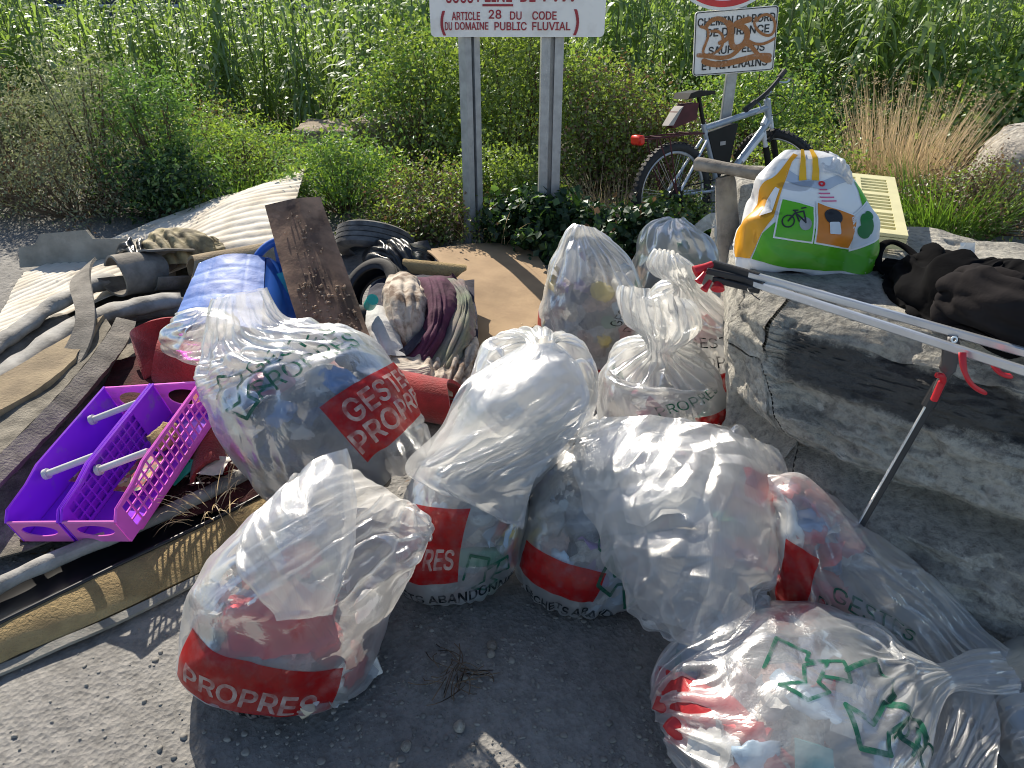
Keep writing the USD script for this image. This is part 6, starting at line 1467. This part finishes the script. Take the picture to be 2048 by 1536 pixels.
picker("upper of two silver litter pickers lying along the front edge of the block", A1, A2)
B1_, B2_ = P(1440, 545, .835), P(2080, 752, .835)
t, d = picker("lower of two silver litter pickers lying along the front edge of the block", B1_, B2_, cup_dir=V([-.2, -.7, -.6]))
obj("cable", tube(spline([B1_ + d * .1 + V([0, -.01, -.01]), P(1500, 585, .84), P(1520, 600, .83)], 12), .0015, 4), "picker_black", t)
for (u, v, u2, v2, u3, v3) in ((1925, 705, 1930, 745, 1968, 785), (1985, 722, 2000, 745, 2020, 752)):
    obj("trigger", tube(spline([Y(u, v, 1.36), Y(u2, v2, 1.34), Y(u3, v3, 1.34)], 14), .0085, 8, flat=.6), "picker_red", t, smooth=True)
a, b = Y(1712, 1062, 1.40), Y(1868, 790, 1.445)
t = thing("litter_picker", "dark litter picker leaning upright against the front of the block", "litter picker", "aluminium litter pickers with red and black fittings")
d = unit(b - a)
obj("shaft", placed(box((np.linalg.norm(b - a), .013, .019), (0, 0, 0), .003), frame_mat((a + b) / 2, d, V([-.6, -.8, .2]))), "tube_silver", t)
obj("shaft_face", placed(box((np.linalg.norm(b - a), .0145, .011), (0, -.0045, .0045), .002), frame_mat((a + b) / 2, d, V([-.6, -.8, .2]))), "picker_black", t)
obj("collar", tube(V([b - d * .03, b + d * .03]), .0145, 10), "picker_black", t)
gp = [b, Y(1885, 760, 1.44), Y(1898, 725, 1.44), Y(1902, 700, 1.445), Y(1905, 672, 1.45)]
obj("grip", tube(spline(gp, 24), np.interp(np.linspace(0, 1, 24), [0, .3, .6, .85, 1], [.012, .015, .019, .021, .013]), 12, flat=.75), "picker_grip", t, smooth=True)
obj("hang_hole", placed(lathe([[.004, -.001], [.0075, -.001], [.0075, .002], [.004, .002], [.004, -.001]], 16), frame_mat(Y(1908, 679, 1.432), V([1, 0, 0]), V([0, -.9, .3]))), "tube_silver", t)
obj("locking_button", cat_mesh([tube(spline([Y(1885, 765, 1.425), Y(1882, 752, 1.42), Y(1873, 750, 1.42)], 8), .007, 8), tube(V([Y(1868, 800, 1.43), Y(1884, 764, 1.425)]), .008, 8)]), "picker_red", t, smooth=True)
# ------------------------------------------------------------------ ground litter: pebbles, twigs
gq = np.random.default_rng(77)
def pebbles(n, rng, s0, s1, region):
    out = []
    base = trimesh.creation.icosphere(1, 1.0)
    for i in range(n):
        u, v = region(rng)
        p = P(u, v, 0); s = rng.uniform(s0, s1) * (.5 + rng.uniform() ** 3)
        vv_ = base.vertices * (1 + .35 * (meshkit.noise(base.vertices * 1.5 + rng.uniform(0, 90, 3), 1) - .5)[:, None] * 2) * s * rng.uniform(.7, 1.3, 3) * V([1, 1, .7])
        p[2] = ground_z(p[0], p[1]) + s * .25
        out.append((vv_ + p, base.faces))
    return cat_mesh(out)
plain("pebble", (.30, .285, .26), .85, var=.3, scale=3, col2=(.16, .155, .145))
obj("gravel", pebbles(2200, gq, .002, .0058, lambda r: ((r.normal(1000, 330), 1536 - 330 * r.uniform()) if r.uniform() < .75 else (r.uniform(0, 2048), 1536 - 900 * r.uniform() ** 1.6))), "pebble", smooth=True, kind="stuff", label="small pebbles and grit scattered over the track", cat="gravel")
for i, (u, v, s, lab) in enumerate(((920, 1448, .014, "pale round pebble on the shaded track between the front bags"), (812, 1488, .012, "pale pebble at the lower centre of the shaded track"), (982, 1308, .011, "small pointed pebble near the middle bag's foot"), (984, 1292, .012, "grey pebble just behind the pointed one"))):
    m_ = trimesh.creation.icosphere(2, s); m_.vertices *= 1 + .3 * (meshkit.noise(m_.vertices * 60 + i * 7, 1) - .5)[:, None] * 2
    p = P(u, v, 0); m_.apply_translation([p[0], p[1], ground_z(p[0], p[1]) + s * .45]); obj("pebble", m_, "pale_stone", smooth=True, label=lab, cat="pebble")
tw = []
c = P(915, 1345, .004)
for i in range(34):
    a_ = gq.uniform(0, 6.28); s = c + V([math.cos(a_), math.sin(a_), 0]) * gq.uniform(0, .05)
    dd = unit(V([gq.normal(), gq.normal() - .3, 0])); L_ = gq.uniform(.03, .10)
    tw.append(tube(spline([s, s + dd * L_ * .5 + gq.normal(size=3) * .008 + V([0, 0, .006]), s + dd * L_ + gq.normal(size=3) * .012], 7), .0013, 4, False))
tw = cat_mesh(tw); tw.vertices[:, 2] = np.maximum(tw.vertices[:, 2], .002) + .004
obj("twig_clump", tw, "twig", label="clump of thin dry twigs on the shaded track before the middle bags", cat="twigs")

# dry leaves, straw and scraps blown over the heap, the verge and the track
gq = np.random.default_rng(91)
n_ = 900
uv_ = np.stack([gq.uniform(0, 1100, n_), gq.uniform(440, 1150, n_)], 1)
bp = V([on(a, b, .012) for a, b in uv_])
obj("leaf_litter", blades(bp, gq.normal(size=(n_, 3)) * V([1, 1, .12]), gq.uniform(.015, .06, n_), gq.uniform(.004, .012, n_), gq.uniform(0, .25, n_), 2), "dead_leaf", kind="stuff", label="dry leaves and straw blown over the track round the heap", cat="leaf litter")
n_ = 500
bp = V([on(a, b, .02) for a, b in np.stack([gq.uniform(1100, 1500, n_) * 0 + gq.normal(1180, 170, n_), gq.normal(640, 120, n_)], 1)])
obj("leaf_litter", blades(bp, gq.normal(size=(n_, 3)) * V([1, 1, .15]), gq.uniform(.015, .05, n_), gq.uniform(.004, .010, n_), gq.uniform(0, .25, n_), 2), "straw", kind="stuff", label="straw and dry leaves between the rear bags and the cardboard", cat="leaf litter")
